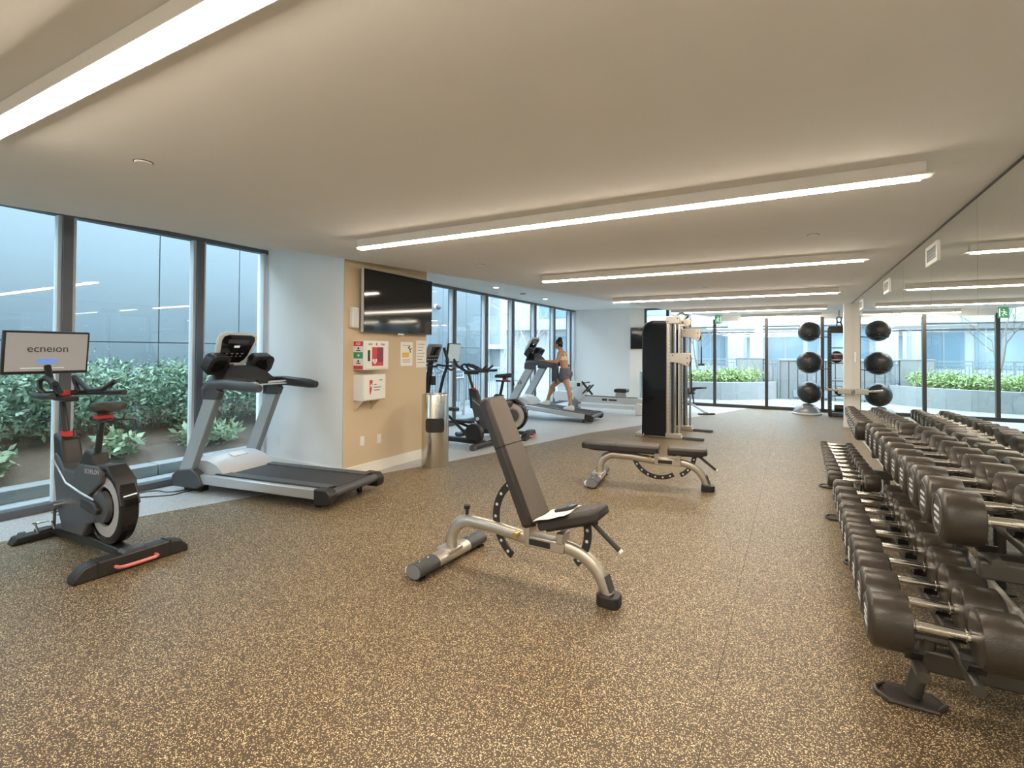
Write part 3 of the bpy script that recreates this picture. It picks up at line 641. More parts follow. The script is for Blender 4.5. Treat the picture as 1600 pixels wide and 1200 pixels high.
# ================================================================== ELLIPTICAL
def make_elliptical():
    t = thing('elliptical_trainer', 'black elliptical trainer with console and swing arms half hidden behind the column', 'elliptical', (-5.25, 7.25, 0), PI - .05)
    # local +x forward (towards the window)
    MB().bx(-.75, .75, -.05, .05, .05, .13).build('base_beam', 'black', t, bevel=.015)
    MB().tube([(-.75, -.32, .06), (-.78, 0, .07), (-.75, .32, .06)], .045, 10).build('rear_stabiliser', 'black', t)
    MB().tube([(.72, -.32, .06), (.72, .32, .06)], .045, 10).build('front_stabiliser', 'black', t)
    for s in (1, -1): MB().cyl((-.75, s * .34, .045), (-.75, s * .28, .045), .052).build('end_cap', 'dgrey', t)
    MB().prism([(.40, .10), (.72, .10), (.70, .42), (.62, .62), (.48, .66), (.36, .40)], 'y', -.10, .10).build('drive_cover', 'dgrey', t, bevel=.02)
    MB().tube([(.55, 0, .5), (.42, 0, 1.45)], .05, 12).build('mast', 'satin', t)
    Rm = RY(-.4); c = Vector((.38, 0, 1.56))
    cs = MB().box(c, (.06, .36, .36), Rm).build('console', 'mgrey', t, bevel=.03)
    MB().box(c + Rm @ Vector((-.034, 0, .06)), (.006, .20, .16), Rm).build('console_screen', 'gloss', cs)
    MB().box(c + Rm @ Vector((-.034, 0, -.10)), (.006, .30, .09), Rm).build('key_panel', 'black', cs)
    for k in range(5): MB().box(c + Rm @ Vector((-.039, -.12 + .06 * k, -.10)), (.004, .03, .02), Rm).build('key', 'lgrey', cs)
    MB().tube([(.40, -.14, 1.36), (.28, -.20, 1.34), (.10, -.20, 1.34)], .018, 8).tube([(.40, .14, 1.36), (.28, .20, 1.34), (.10, .20, 1.34)], .018, 8).build('fixed_grips', 'black', t)
    MB().lathe([(.045, 0), (.045, .16)], (.36, 0, 1.0), 'z', 12).build('bottle_cage', 'satin', t)
    for s, ph in ((1, .12), (-1, -.10)):
        a = MB().tube([(.55 + ph * .3, s * .30, .62), (.48 + ph, s * .31, 1.15), (.40 + ph, s * .31, 1.32), (.38 + ph, s * .30, 1.45), (.46 + ph, s * .29, 1.66)], .028, 10).build('swing_arm', 'black', t)
        MB().tube([(.40 + ph, s * .31, 1.30), (.30 + ph, s * .30, 1.26), (.22 + ph, s * .29, 1.29)], .019, 8).build('lower_grip', 'vinyls', a)
        MB().tube([(.56 + ph * .3, s * .30, .62), (.52, s * .24, .30)], .022, 8).build('swing_link', 'satin', a)
        pz = .30 + (.26 if s > 0 else 0)
        pa = MB().tube([(.50, s * .24, .34), (-.05, s * .22, pz + .04), (-.55, s * .20, .22)], .026, 8).build('pedal_arm', 'satin', t)
        R = []
        for (x, w) in ((-.36, .05), (-.30, .075), (-.05, .08), (.04, .06)): R.append([(x, s * .22 - w, pz + .05), (x, s * .22 + w, pz + .05), (x, s * .22 + w, pz + .10), (x, s * .22, pz + .085), (x, s * .22 - w, pz + .10)])
        MB().loft(R).build('foot_pedal', 'black', pa, bevel=.008)
    MB().lathe([(.16, -.05), (.17, -.04), (.17, .04), (.16, .05)], (-.55, 0, .22), 'y', 20).build('crank_disc', 'black', t)
    return t
make_elliptical()

# ================================================================== BENCHES (local +x from rear base to front foot)
def make_bench(back_deg, seat_deg, label, loc, rz):
    t = thing('adjustable_bench', label, 'bench', loc, rz, 'adjustable benches')
    # rear base: flat oval tube across with dark end sleeves
    m = MB().tube([(0, -.40, .062), (0, .40, .062)], .050, 18, flat=1.35, up=(0, 0, 1)); rb = m.build('rear_base', 'champ', t)
    for s in (1, -1):
        MB().tube([(0, s * .405, .062), (0, s * .19, .062)], .0515, 18, flat=1.33, up=(0, 0, 1)).build('end_sleeve', 'dgrey', rb)
        MB().tube([(0, s * .412, .062), (0, s * .40, .062)], .047, 18, flat=1.33, up=(0, 0, 1)).build('end_cap', 'mgrey', rb)
        for q in (.25, .34): MB().lathe([(.010, 0), (.008, .006)], (.0, s * q, .112), 'z', 8).build('bolt', 'chrome', rb)
        MB().bx(-.05, .05, s * .36 - .03, s * .36 + .03, 0, .014).build('rubber_foot', 'black', rb)
    MB().bx(-.10, -.04, -.39, -.30, .03, .07).build('wheel_guard', 'lgrey', rb, bevel=.01)
    MB().bx(-.07, .07, -.08, .08, .085, .118).build('weld_plate', 'champ', rb, bevel=.01)
    # spine
    pts = [(.02, 0, .10)] + [(.20 + .18 * math.cos(math.radians(a)), 0, .17 + .17 * math.sin(math.radians(a))) for a in (180, 165, 150, 135, 120, 105, 92)] + [(.40, 0, .335), (.70, 0, .305)]
    MB().tube(pts, .047, 14, flat=.72, up=(1, 0, 0)).build('rear_spine', 'champ', t)
    MB().bx(.68, .98, -.048, .048, .265, .345).build('pivot_housing', 'champ', t, bevel=.01)
    MB().bx(.72, .88, -.051, .051, .285, .325).build('housing_slot', 'black', t)
    for x in (.70, .95): MB().bx(x - .025, x + .025, -.055, .055, .33, .40).build('pivot_bracket', 'champ', t, bevel=.006)
    pts = [(.96, 0, .305)] + [(.98 + .28 * math.sin(math.radians(a)), 0, .02 + .28 * math.cos(math.radians(a))) for a in (8, 22, 36, 50, 62, 74)] + [(1.27, 0, .06)]
    MB().tube(pts, .045, 14, flat=.72, up=(1, 0, 0)).build('front_leg', 'champ', t)
    MB().prism(rrect(.15, .13, .045, 5, 1.275, 0), 'z', 0, .07).build('front_foot', 'black', t, bevel=.006)
    MB().box((1.278, 0, .135), (.016, .06, .10), RY(-.35)).build('badge', 'dgrey', t)
    MB().lathe([(.012, .0), (.012, .05), (.024, .05), (.024, .075)], (.16, .0, .375), 'z', 12).build('pull_pin', 'black', t)
    MB().lathe([(.02, -.03), (.02, .03)], (.62, -.05, .335), 'y', 12).build('pop_pin', mt('brass', (.7, .5, .2), .3, .9), t)
    # back pad, hinged at (.70, .42)
    def pad(nm, hx, hz, ang, L, w0, w1, thick, seam, sgn):
        a = math.radians(ang); ux, uz = math.cos(a) * sgn, math.sin(a); nx, nz = -uz * sgn, ux * sgn
        if nz < 0: nx, nz = -nx, -nz
        R = []; Rt = []
        for (u, k) in ((0, .88), (.02, 1), (L - .05, 1), (L - .012, .86), (L, .72)):
            w = (w0 + (w1 - w0) * u / L) * k
            e = .0 if 0 < u < L else .012
            R.append([(hx + ux * u + nx * v, y, hz + uz * u + nz * v) for (y, v) in ((-w, e), (w, e), (w, thick - .018), (w - .022, thick - e), (-w + .022, thick - e), (-w, thick - .018))])
        p = MB().loft(R).build(nm, 'vinyls', t, bevel=.008)
        Rt = []
        for (u, k) in ((.012, .90), (.03, .97), (L - .05, .97), (L - .016, .84)):
            w = (w0 + (w1 - w0) * u / L) * k - .022
            Rt.append([(hx + ux * u + nx * v, y, hz + uz * u + nz * v) for (y, v) in ((-w, thick - .006), (w, thick - .006), (w, thick + .003), (-w, thick + .003))])
        MB().loft(Rt).build('cushion_top', 'vinyl', p, bevel=.003)
        for q in seam:
            w = (w0 + (w1 - w0) * q / L) + .001
            MB().tube([(hx + ux * q + nx * v, y, hz + uz * q + nz * v) for (y, v) in ((-w, .01), (-w, thick - .016), (-w + .022, thick + .003), (w - .022, thick + .003), (w, thick - .016), (w, .01))], .0035, 5).build('seam', 'black', p)
        MB().add(*(lambda b: (b.v, b.f))(MB().box((hx + ux * L / 2 - nx * .008, 0, hz + uz * L / 2 - nz * .008), (L * .8, w0 * 1.4, .012), Matrix(((ux, 0, nx), (0, 1, 0), (uz, 0, nz)))))).build('pad_board', 'black', p)
        return (ux, uz)
    bu = pad('back_pad', .73, .415, back_deg, .92, .15, .135, .075, (.56,) if back_deg > 10 else (.56, .5), -1)
    MB().tube([(.73, 0, .395), (.73 + bu[0] * .8, 0, .395 + bu[1] * .8)], .02, 8).build('back_support', 'satin', t)
    su = pad('seat_pad', .83, .415, seat_deg, .44, .135, .115, .07, (), 1)
    MB().tube([(.83, 0, .395), (.83 + su[0] * .38, 0, .395 + su[1] * .38)], .02, 8).build('seat_support', 'satin', t)
    # ladder arcs with holes
    def ladder(nm, hx, hz, r, a0, a1, holes):
        n = 18; R = []
        for k in range(n + 1):
            a = math.radians(a0 + (a1 - a0) * k / n); c, s_ = math.cos(a), math.sin(a)
            R.append([(hx + c * q, y, hz + s_ * q) for (q, y) in ((r - .026, -.008), (r + .026, -.008), (r + .026, .008), (r - .026, .008))])
        o = MB().loft(R).build(nm, 'black', t, bevel=.003)
        for k in range(holes):
            a = math.radians(a0 + (a1 - a0) * (k + .7) / (holes + .2)); MB().lathe([(.011, -.0095), (.011, .0095)], (hx + math.cos(a) * r, 0, hz + math.sin(a) * r), 'y', 10).build('hole', 'lgrey', o)
    ab = 180 - back_deg
    ladder('back_ladder', .73, .42, .31, ab + 6, ab + 122, 7)
    ladder('seat_ladder', .83, .42, .30, seat_deg - 4, seat_deg - 62, 4)
    ex, ez = .83 + su[0] * .34, .40 + su[1] * .34
    h = MB().tube([(ex, 0, ez), (ex + .19, 0, ez - .15)], .016, 8).build('seat_handle', 'black', t)
    MB().cyl((ex + .19, 0, ez - .15), (ex + .205, 0, ez - .162), .017).build('handle_tip', 'white', h)
    return t
make_bench(65, 18, 'adjustable weight bench with upright back pad, white sheet on its seat', (-2.30, 3.20, 0), math.radians(-2.3))
make_bench(0, 0, 'adjustable weight bench lying flat beside the black cable machine', (-2.13, 6.10, 0), math.radians(8.5))
# sheet and phone on the seat of the first bench
ba = math.radians(-2.3); s18 = math.radians(18)
def bpt(u, y, v):   # point on the seat: u along, v above the cushion
    lx = .83 + math.cos(s18) * u - math.sin(s18) * v; lz = .415 + math.sin(s18) * u + math.cos(s18) * v
    return Vector((-2.30 + lx * math.cos(ba) - y * math.sin(ba), 3.20 + lx * math.sin(ba) + y * math.cos(ba), lz))
sh = MB()
g = [[bpt(.006 + .235 * i / 8, -.165 + .285 * j / 8, .078 + .003 * math.sin(i * 1.1 + j) - (.05 * max(0, (.13 - (.165 - .285 * j / 8 + .0)) if False else 0))) for j in range(9)] for i in range(9)]
top = [p for r in g for p in r]; bot = [p - Vector((0, 0, .0025)) for p in top]
fs = []
for i in range(8):
    for j in range(8):
        k = i * 9 + j; fs += [(k, k + 1, k + 10, k + 9), (81 + k, 81 + k + 9, 81 + k + 10, 81 + k + 1)]
ring = [j for j in range(9)] + [9 * i + 8 for i in range(1, 9)] + [72 + j for j in range(7, -1, -1)] + [9 * i for i in range(7, 0, -1)]
fs += [(ring[k], ring[k - 1], 81 + ring[k - 1], 81 + ring[k]) for k in range(len(ring))]
tag(MB().add(top + bot, fs).build('paper_sheet', 'paper'), 'white paper sheet lying on the seat of the upright bench', 'paper')
t = thing('phone', 'black phone lying on the white sheet of the bench seat', 'phone')
m = MB(); o = [(.10, -.02), (.10, .05), (.235, .075), (.235, .005)]
m.add([bpt(u, y, .082) for u, y in o] + [bpt(u, y, .098) for u, y in o], [(0, 3, 2, 1), (4, 5, 6, 7), (0, 1, 5, 4), (1, 2, 6, 5), (2, 3, 7, 6), (3, 0, 4, 7)]); m.build('body', 'black', t, bevel=.003)
o = [(.107, -.012), (.107, .045), (.228, .068), (.228, .011)]; MB().add([bpt(u, y, .0985) for u, y in o], [(0, 1, 2, 3)]).build('screen', 'gloss', t)
# far incline bench by the planter window
t = thing('incline_bench', 'dark slim incline bench standing by the far planter window', 'bench', (0, 0, 0), 0)
A_, B_ = onz(1104, 648), ony(1066, 622, 14.75); Dn = (B_ - A_); ang_ = math.atan2(Dn.y, Dn.x)
MB().box((A_.x, A_.y, .02), (.12, .44, .04), RZ(ang_)).build('front_foot', 'black', t, bevel=.01)
MB().tube([(A_.x, A_.y, .04), tuple(B_)], .032, 8).build('main_beam', 'silver', t)
E_ = Vector((B_.x + Dn.x * .12, B_.y + Dn.y * .12, .02)); MB().tube([tuple(B_), tuple(E_)], .03, 8).build('rear_leg', 'satin', t); MB().box(E_, (.1, .4, .04), RZ(ang_)).build('rear_foot', 'black', t, bevel=.01)
P1, P2, P3 = ony(1066, 623, 14.7), ony(1081, 607, 14.4), ony(1100, 606, 14.2)
def slabpad(nm, a, b, w, th):
    u = (b - a); ln = u.length; u.normalize(); s_ = Vector((-u.y, u.x, 0)).normalized() if abs(u.x) + abs(u.y) > 1e-6 else Vector((0, 1, 0)); n_ = u.cross(s_)
    MB().box((a + b) / 2, (ln, w, th), Matrix((u, s_, n_)).transposed()).build(nm, 'vinyls', t, bevel=.02)
slabpad('back_pad', P1, P2, .26, .07); slabpad('head_pad', P2, P3, .24, .055)
MB().tube([tuple(P2), tuple((A_ + B_) / 2 + Vector((0, 0, .06)))], .02, 8).build('pad_post', 'satin', t)

# ================================================================== CABLE MACHINE
t = thing('cable_machine', 'tall dual pulley cable machine with black shroud and champagne columns', 'cable machine', (-2.08, 9.80, 0))
prof = [(-.45, .03), (0, .03), (0, 2.20), (-.26, 2.20)] + [(-.24 + .21 * math.cos(math.radians(a)), 1.99 + .21 * math.sin(math.radians(a))) for a in (105, 120, 135, 150, 165, 180)]
MB().prism(prof, 'y', -.03, .02).build('shroud', 'smoke', t, bevel=.01)
MB().prism([(x, z) for x, z in prof], 'y', 1.18, 1.23).build('shroud', 'smoke', t, bevel=.01)
MB().tube([(x, -.035, z) for x, z in prof], .012, 6, closed=True).build('shroud_trim', 'dgrey', t)
for k in range(14): MB().bx(-.40, -.12, .06, .32, .18 + .05 * k, .225 + .05 * k).build('weight_plate', 'satin', t)
for x in (-.34, -.18): MB().cyl((x, .19, .05), (x, .19, 2.0), .012).build('guide_rod', 'chrome', t)
MB().bx(-.42, .0, -.02, 1.22, 2.08, 2.16).build('top_beam', 'satin', t, bevel=.01)
MB().bx(-.60, -.42, -.04, 1.24, 0, .06).build('rear_foot', 'champ', t, bevel=.01); MB().bx(-.42, .06, .0, .08, 0, .08).build('base_beam', 'champ', t, bevel=.01); MB().bx(-.42, .06, 1.12, 1.20, 0, .08).build('base_beam', 'champ', t, bevel=.01)
for y0, pz, sx in ((0, 1.50, 0), (1.16, 2.0, 0)):
    co_ = MB().bx(.0, .07, y0 - .05, y0 + .05, .03, 2.24).build('column', 'champ', t, bevel=.008)
    for k in range(22): MB().lathe([(.008, -.0015), (.008, .0)], (.05, y0 - .05, .35 + .07 * k), 'y', 8).build('index_hole', 'black', co_)
    MB().cyl((.15, y0, .06), (.15, y0, 2.20), .022).build('guide_tube', 'chrome', t)
    MB().bx(.205, .235, y0 - .03, y0 + .03, .03, 2.20).build('slide_post', 'champ' if y0 == 0 else 'mgrey', t, bevel=.004)
    MB().bx(.085, .12, y0 - .02, y0 + .04, .06, 2.15).build('dark_channel', 'black', t)
    MB().bx(-.01, .25, y0 - .055, y0 + .055, 2.14, 2.28).build('head_plate', 'champ', t, bevel=.012)
    MB().bx(-.02, .26, y0 - .06, y0 + .06, .02, .10).build('foot_block', 'champ', t, bevel=.01)
    ft = MB().bx(.0, .28, y0 - .05, y0 + .05, 0, .05).build('foot', 'champ', t, bevel=.008); MB().bx(.28, .66, y0 - .045, y0 + .045, 0, .048).build('foot_sleeve', 'dgrey', ft, bevel=.01)
    for (a, b) in ((.03, 2.18), (.20, 2.24)): MB().lathe([(.012, -.004), (.012, 0)], (a, y0 - .056, b), 'y', 8).build('bolt', 'black', t)
    # carriage with pulley
    ca = MB().prism([(.06, pz - .07), (.26, pz - .10), (.40, pz - .16), (.44, pz - .04), (.42, pz + .09), (.26, pz + .10), (.06, pz + .09)], 'y', y0 - .075, y0 - .055).prism([(.06, pz - .07), (.26, pz - .10), (.40, pz - .16), (.44, pz - .04), (.42, pz + .09), (.26, pz + .10), (.06, pz + .09)], 'y', y0 + .055, y0 + .075).build('carriage', 'champ', t, bevel=.006)
    MB().lathe([(.055, -.03), (.045, 0), (.055, .03)], (.38, y0, pz), 'y', 18).build('pulley', 'black', ca); MB().lathe([(.055, -.03), (.045, 0), (.055, .03)], (.38, y0, pz - .09), 'y', 18).build('pulley', 'black', ca)
    MB().box((.16, y0, pz), (.14, .10, .16)).build('slider_block', 'dgrey', ca, bevel=.01)
    for (a, b) in ((.12, pz + .05), (.38, pz), (.38, pz - .09)): MB().lathe([(.012, -.004), (.012, 0)], (a, y0 - .075, b), 'y', 8).build('bolt', 'black', ca)
    cb = MB().tube([(.43, y0, pz - .05), (.44, y0, pz - .30)], .006, 6).build('cable', 'cable', t)
    MB().tube([(.44, y0, pz - .28), (.44, y0, pz - .62)], [.012, .016], 8).build('strap', 'black', cb); MB().cyl((.38, y0, pz - .64), (.50, y0, pz - .64), .02).build('handle', 'black', cb)
MB().tube([(.12, -.0, 2.28), (.22, .2, 2.36), (.25, .6, 2.34), (.22, 1.0, 2.36), (.12, 1.16, 2.28)], .02, 8).build('pull_up_bar', 'satin', t)
MB().lathe([(.07, -.02), (.06, 0), (.07, .02)], (.30, .35, 2.18), 'y', 18).build('top_pulley', 'champ', t); MB().tube([(.2, .35, 2.2), (.25, .6, 2.34)], .015, 6).build('pulley_bracket', 'champ', t)
MB().bx(.2, .24, .0, 1.16, 2.16, 2.20).build('cross_beam', 'satin', t)

# ================================================================== ROWER
t = thing('rowing_machine', 'white rowing machine with long low rail near the far pier', 'rowing machine', (-4.45, 13.05, 0), PI)
# local +x towards the window
MB().prism(rrect(2.0, .16, .07, 5, -.10, .34), 'y', -.09, .09).build('rail', 'lgrey', t, bevel=.01)
MB().bx(-.95, .55, -.045, .045, .42, .435).build('track', 'black', t)
MB().prism([(-1.14, 0), (-1.14, .24), (-1.06, .30), (-.94, .30), (-.92, 0)], 'y', -.17, .17).build('rear_leg', 'white', t, bevel=.02)
MB().bx(-.92, .75, -.04, .04, .12, .20).build('lower_beam', 'white', t, bevel=.01)
MB().prism([(.70, 0), (.66, .30), (.86, .34), (.95, .0)], 'y', -.20, .20).build('front_leg', 'mgrey', t, bevel=.02)
MB().prism(rrect(.62, .26, .10, 5, 1.05, .40), 'y', -.15, .15).build('drum_housing', 'white', t, bevel=.015)
MB().lathe([(.10, -.17), (.16, -.15), (.16, .15), (.10, .17)], (.62, 0, .50), 'y', 24).build('flywheel', 'lgrey', t)
MB().prism(rrect(.78, .17, .07, 5, .95, .72), 'y', -.07, .07).build('display_arm', 'white', t, bevel=.01)
MB().bx(.60, .70, -.075, .075, .67, .77).build('display_hinge', 'black', t, bevel=.01)
MB().tube([(.58, 0, .80), (.28, 0, .46)], .03, 8).build('foot_frame', 'satin', t)
for s in (1, -1): MB().box((.40, s * .12, .60), (.32, .10, .03), RY(.85)).build('footplate', 'black', t, bevel=.008)
MB().cyl((.44, -.2, .78), (.44, .2, .78), .018).build('row_handle', 'black', t)
MB().prism(rrect(.34, .09, .04, 5, -.52, .60), 'y', -.13, .13).build('seat', 'vinyls', t, bevel=.012)
MB().prism([(-.68, .43), (-.36, .43), (-.40, .56), (-.66, .56)], 'y', -.08, .08).build('seat_carriage', 'silver', t, bevel=.008)
MB().bx(-.16, -.02, .0905, .0925, .32, .38).bx(-.42, -.20, .0905, .0925, .325, .37).build('printed_mark', 'ink', t)
# ================================================================== DUMBBELLS AND RACKS
NUM = ['heaviest', 'second heaviest', 'third heaviest', 'fourth heaviest', 'fifth heaviest', 'fifth lightest', 'fourth lightest', 'third lightest', 'second lightest', 'lightest']
def make_dumbbell(r, hl, gl, label, loc, group):
    t = thing('dumbbell', label, 'dumbbell', loc, 0, group)
    for s in (1, -1):
        x0, x1 = s * gl / 2, s * (gl / 2 + hl)
        h = MB().lathe([(r * .80, x0), (r * .97, x0 + s * .006), (r, x0 + s * .014), (r, x1 - s * .022), (r * .985, x1 - s * .016), (r * .80, x1)], ax='x', n=28).build('head', 'drub', t)
        MB().lathe([(r * .78, x1), (r * .76, x1 + s * .003), (r * .62, x1 + s * .003), (r * .6, x1 + s * .0005)], ax='x', n=24).build('face_ring', 'rackm', h)
        for k in range(3): MB().box((x1 + s * .002, 0, r * (.26 - .24 * k)), (.003, r * .7, r * .09)).build('face_mark', 'lgrey', h)
        MB().lathe([(.027, x0 - s * .026), (.027, x0 - s * .016), (.024, x0 - s * .014), (.024, x0)], ax='x', n=16).build('collar', 'chrome', h)
    MB().lathe([(.019, -gl / 2), (.0205, -gl / 4), (.022, 0), (.0205, gl / 4), (.019, gl / 2)], ax='x', n=14).build('handle', 'chrome', t)
    return t
def make_rack(label, loc, L, legs, spots):
    t = thing('dumbbell_rack', label, 'rack', loc, 0, 'dumbbell racks')
    sad = None
    # local x: 0 = lower tier centre, upper tier centre at +.30
    for (cx, z, key) in ((0, .445, 'low'), (.30, .86, 'up')):
        zr = z - .145
        for s in (-1, 1):
            MB().tube([(cx + s * .085, spots[key][0][0] - .14, zr), (cx + s * .085, spots[key][-1][0] + .07, zr)], .024, 10).build('rail', 'rackm', t)
        for y, r in spots[key]:
            for s in (-1, 1):
                x = cx + s * .10
                w = r * .55
                q = z - r * .985 - zr - .002
                prof = [(-w - .01, q + .034), (-w, q + .034), (-w * .55, q), (w * .55, q), (w, q + .034), (w + .01, q + .034), (w * .62, .015), (-w * .62, .015)]
                k = MB(); k.prism([(y + a, zr + b) for a, b in prof], 'x', x - .03, x + .03); k.build('saddle', 'black', t)
    for y in legs:
        lg = MB().tube([(-.06, y, .03), (-.02, y, .20), (.0, y, .30)], [.036, .034, .032], 12).build('front_leg', 'rackm', t)
        MB().tube([(-.20, y - .02, .012), (-.16, y - .07, .012), (.02, y - .07, .012), (.06, y, .012), (.02, y + .07, .012), (-.16, y + .07, .012), (-.20, y + .02, .012)], .011, 8, closed=True).build('foot_ring', 'rackm', lg)
        MB().prism([(-.17, y - .06), (.03, y - .06), (.05, y), (.03, y + .06), (-.17, y + .06)], 'z', .004, .014).build('foot_plate', 'rackm', lg)
        MB().bx(-.03, .52, y - .035, y + .035, .16, .26).build('lower_beam', 'rackm', t, bevel=.012)
        MB().tube([(.46, y, .0), (.46, y, .69)], .034, 12).build('rear_leg', 'rackm', t)
        MB().bx(.40, .52, y - .10, y + .10, 0, .018).build('rear_foot', 'rackm', t, bevel=.006)
        MB().bx(.17, .48, y - .03, y + .03, .62, .70).build('upper_beam', 'rackm', t, bevel=.01)
        MB().tube([(-.085, y, .30), (.09, y, .30)], .022, 8).build('tier_link', 'rackm', t)
    return t
def span(a, b, n): return [a + (b - a) * k / (n - 1) for k in range(n)]
for (nm, X, lowY, upY, lowR, upR, legs, adj) in (
        ('heavy', .54, span(2.75, 5.08, 10), span(3.02, 5.66, 10), span(.118, .100, 10), span(.122, .108, 10), (2.98, 4.66), 'larger'),
        ('light', .475, span(5.55, 7.62, 10), span(5.97, 7.85, 10), span(.076, .044, 10), span(.100, .066, 10), (5.86, 7.2), 'smaller')):
    y0 = lowY[0] - .12; L = lowY[-1] + .10 - y0
    make_rack('two tier graphite dumbbell rack carrying the %s dumbbells' % adj, (X, y0, 0), L, [y - y0 for y in legs], {'low': [(y - y0, r) for y, r in zip(lowY, lowR)], 'up': [(y - y0, r) for y, r in zip(upY, upR)]})
    for tier, Ys, Rs, z, dx in (('lower', lowY, lowR, .445, 0), ('upper', upY, upR, .86, .30)):
        for k, (y, r) in enumerate(zip(Ys, Rs)):
            gl = .21 if nm == 'heavy' else .17 + .3 * (r - .044); hl = min(.155, r * 1.4) if nm == 'heavy' else r * 1.5
            zz = z - .145 + .026 + .012 + r - .002 if False else z
            # head rests in the saddle: centre height follows the radius
            zz = z
            gl = max(gl, .12); 
            # keep the heads over the saddles
            gl = .14 if hl > .12 else .20 - hl
            gl = max(gl, .10)
            make_dumbbell(r, hl, gl + .07, '%s black dumbbell on the %s tier of the rack of %s dumbbells' % (NUM[k], tier, adj), (X + dx, y, zz), 'dumbbells on the racks')

# ================================================================== BALLS AND STORAGE RACK
YS = 15.55
rk = thing('storage_rack', 'black upright storage rack with shelves beside the stacked exercise balls', 'rack', (0, 0, 0))
xl, xr_ = ony(1296, 570, YS).x, 1.75
for x in (xl, xr_):
    for y in (YS - .22, YS + .22):
        if (x, y) == (xl, YS - .22):
            po = MB().bx(x - .035, x + .035, y - .035, y + .035, 0, 2.27).build('post', 'black', rk, bevel=.004)
            for k in range(26): MB().lathe([(.010, -.0015), (.010, 0)], (x, y - .035, .2 + .08 * k), 'y', 8).build('index_hole', 'mgrey', po)
        else: MB().bx(x - .03, x + .03, y - .03, y + .03, 0, 2.27).build('post', 'black', rk, bevel=.004)
MB().bx(xl - .03, xr_ + .03, YS - .25, YS - .22, 2.12, 2.30).build('header_panel', 'black', rk, bevel=.004)
def zat(y): return ony(1305, y, YS - .2).z
SH = [zat(v) for v in (543, 567, 594.5, 618, 642)]
for z in SH: MB().bx(xl, xr_, YS - .22, YS + .22, z - .02, z).build('shelf', 'black', rk)
MB().bx(xl, xr_, YS - .22, YS + .22, 0.02, .06).build('base_shelf', 'dgrey', rk)
BX = ony(1264.5, 516, YS).x
bl = []
for k, (py_, r, lab) in enumerate(((518, .265, 'topmost and smallest black exercise ball held on a rack arm by the far window'), (566, .30, 'middle matte black exercise ball held on a rack arm'), (615.5, .29, 'lowest glossy black exercise ball resting on the half dome'))):
    z = ony(1264.5, py_, YS).z
    if k == 2: z = .285 + r
    t = thing('exercise_ball', lab, 'exercise ball', (BX, YS, z - r), 0, 'exercise balls')
    MB().ball((0, 0, r), r, 40, 28).build('ball', mt('ball_rubber', (.022, .023, .024), .33, var=.1) if k else 'black', t)
    MB().lathe([(.012, 0), (.010, .006)], (0, -r * .915, r * .60), 'z', 8).build('plug', 'lgrey', t)
    for j in range(5): MB().lathe([(r * math.cos(.12 * j - .24) + .0012, r + r * math.sin(.12 * j - .24) - .003), (r * math.cos(.12 * j - .24) + .0012, r + r * math.sin(.12 * j - .24) + .003)], n=40, cap=False).build('ridge', 'vinyls', t)
    if k < 2:
        zr = z - r * .62; rr = r * .785 + .009
        a = MB().tube([(BX + rr * math.cos(u), YS + rr * math.sin(u), zr) for u in [2 * PI * q / 24 for q in range(24)]], .012, 6, closed=True)
        a.tube([(BX + rr, YS, zr), (xl, YS - .2, zr + .03)], .010, 6); a.tube([(BX + rr * .9, YS + rr * .4, zr), (xl, YS + .2, zr + .03)], .010, 6); a.build('ball_hoop', 'satin', rk)
t = thing('balance_trainer', 'silver grey half dome balance trainer under the lowest ball', 'balance trainer', (BX - .06, YS + .0, 0))
MB().lathe([(.33, .0), (.345, .015), (.345, .04), (.33, .052)], n=36).build('platform', 'lgrey', t)
MB().lathe([(.325, .052), (.31, .10), (.26, .18), (.18, .245), (.08, .278), (.02, .284)], n=36).build('dome', mt('dome_grey', (.22, .23, .25), .3, .2), t)
t = thing('medicine_ball', 'small dark striped medicine ball on the storage rack shelf', 'medicine ball', (ony(1307, 557, YS).x, YS - .05, SH[1]))
MB().ball((0, 0, .15), .15, 24, 16).build('ball', mt('dark_red_rubber', (.09, .04, .035), .45), t)
for s in (-.5, .5): MB().lathe([(.1515 * math.cos(s + .12), .15 + .1515 * math.sin(s + .12)), (.1535 * math.cos(s), .15 + .1535 * math.sin(s)), (.1515 * math.cos(s - .12), .15 + .1515 * math.sin(s - .12))], n=24, cap=False).build('stripe', 'lgrey', t)
t = thing('resistance_straps', 'black strap set hanging above the storage rack header', 'straps', (ony(1311, 505, YS - .29).x, YS - .29, 2.30))
MB().tube([(0, 0, .235), (0, 0, ZC - 2.30)], .010, 6).build('hanger', 'black', t)
for s in (-1, 1):
    MB().tube([(s * .05, 0, .20), (s * .04, 0, .10), (s * .06, 0, -.02), (s * .05, -.0, .0)], .016, 6).build('strap', 'black', t)
MB().tube([(-.06, 0, .19), (.0, 0, .24), (.06, 0, .19)], .014, 6).tube([(-.05, 0, .12), (.05, 0, .06)], .012, 6).tube([(.05, 0, .12), (-.05, 0, .06)], .012, 6).build('buckle', 'satin', t)
MB().tube([(-.05, -.02, -.0), (-.06, -.16, -.06), (.06, -.16, -.06), (.05, -.02, 0)], .012, 6).build('grip', 'black', t)
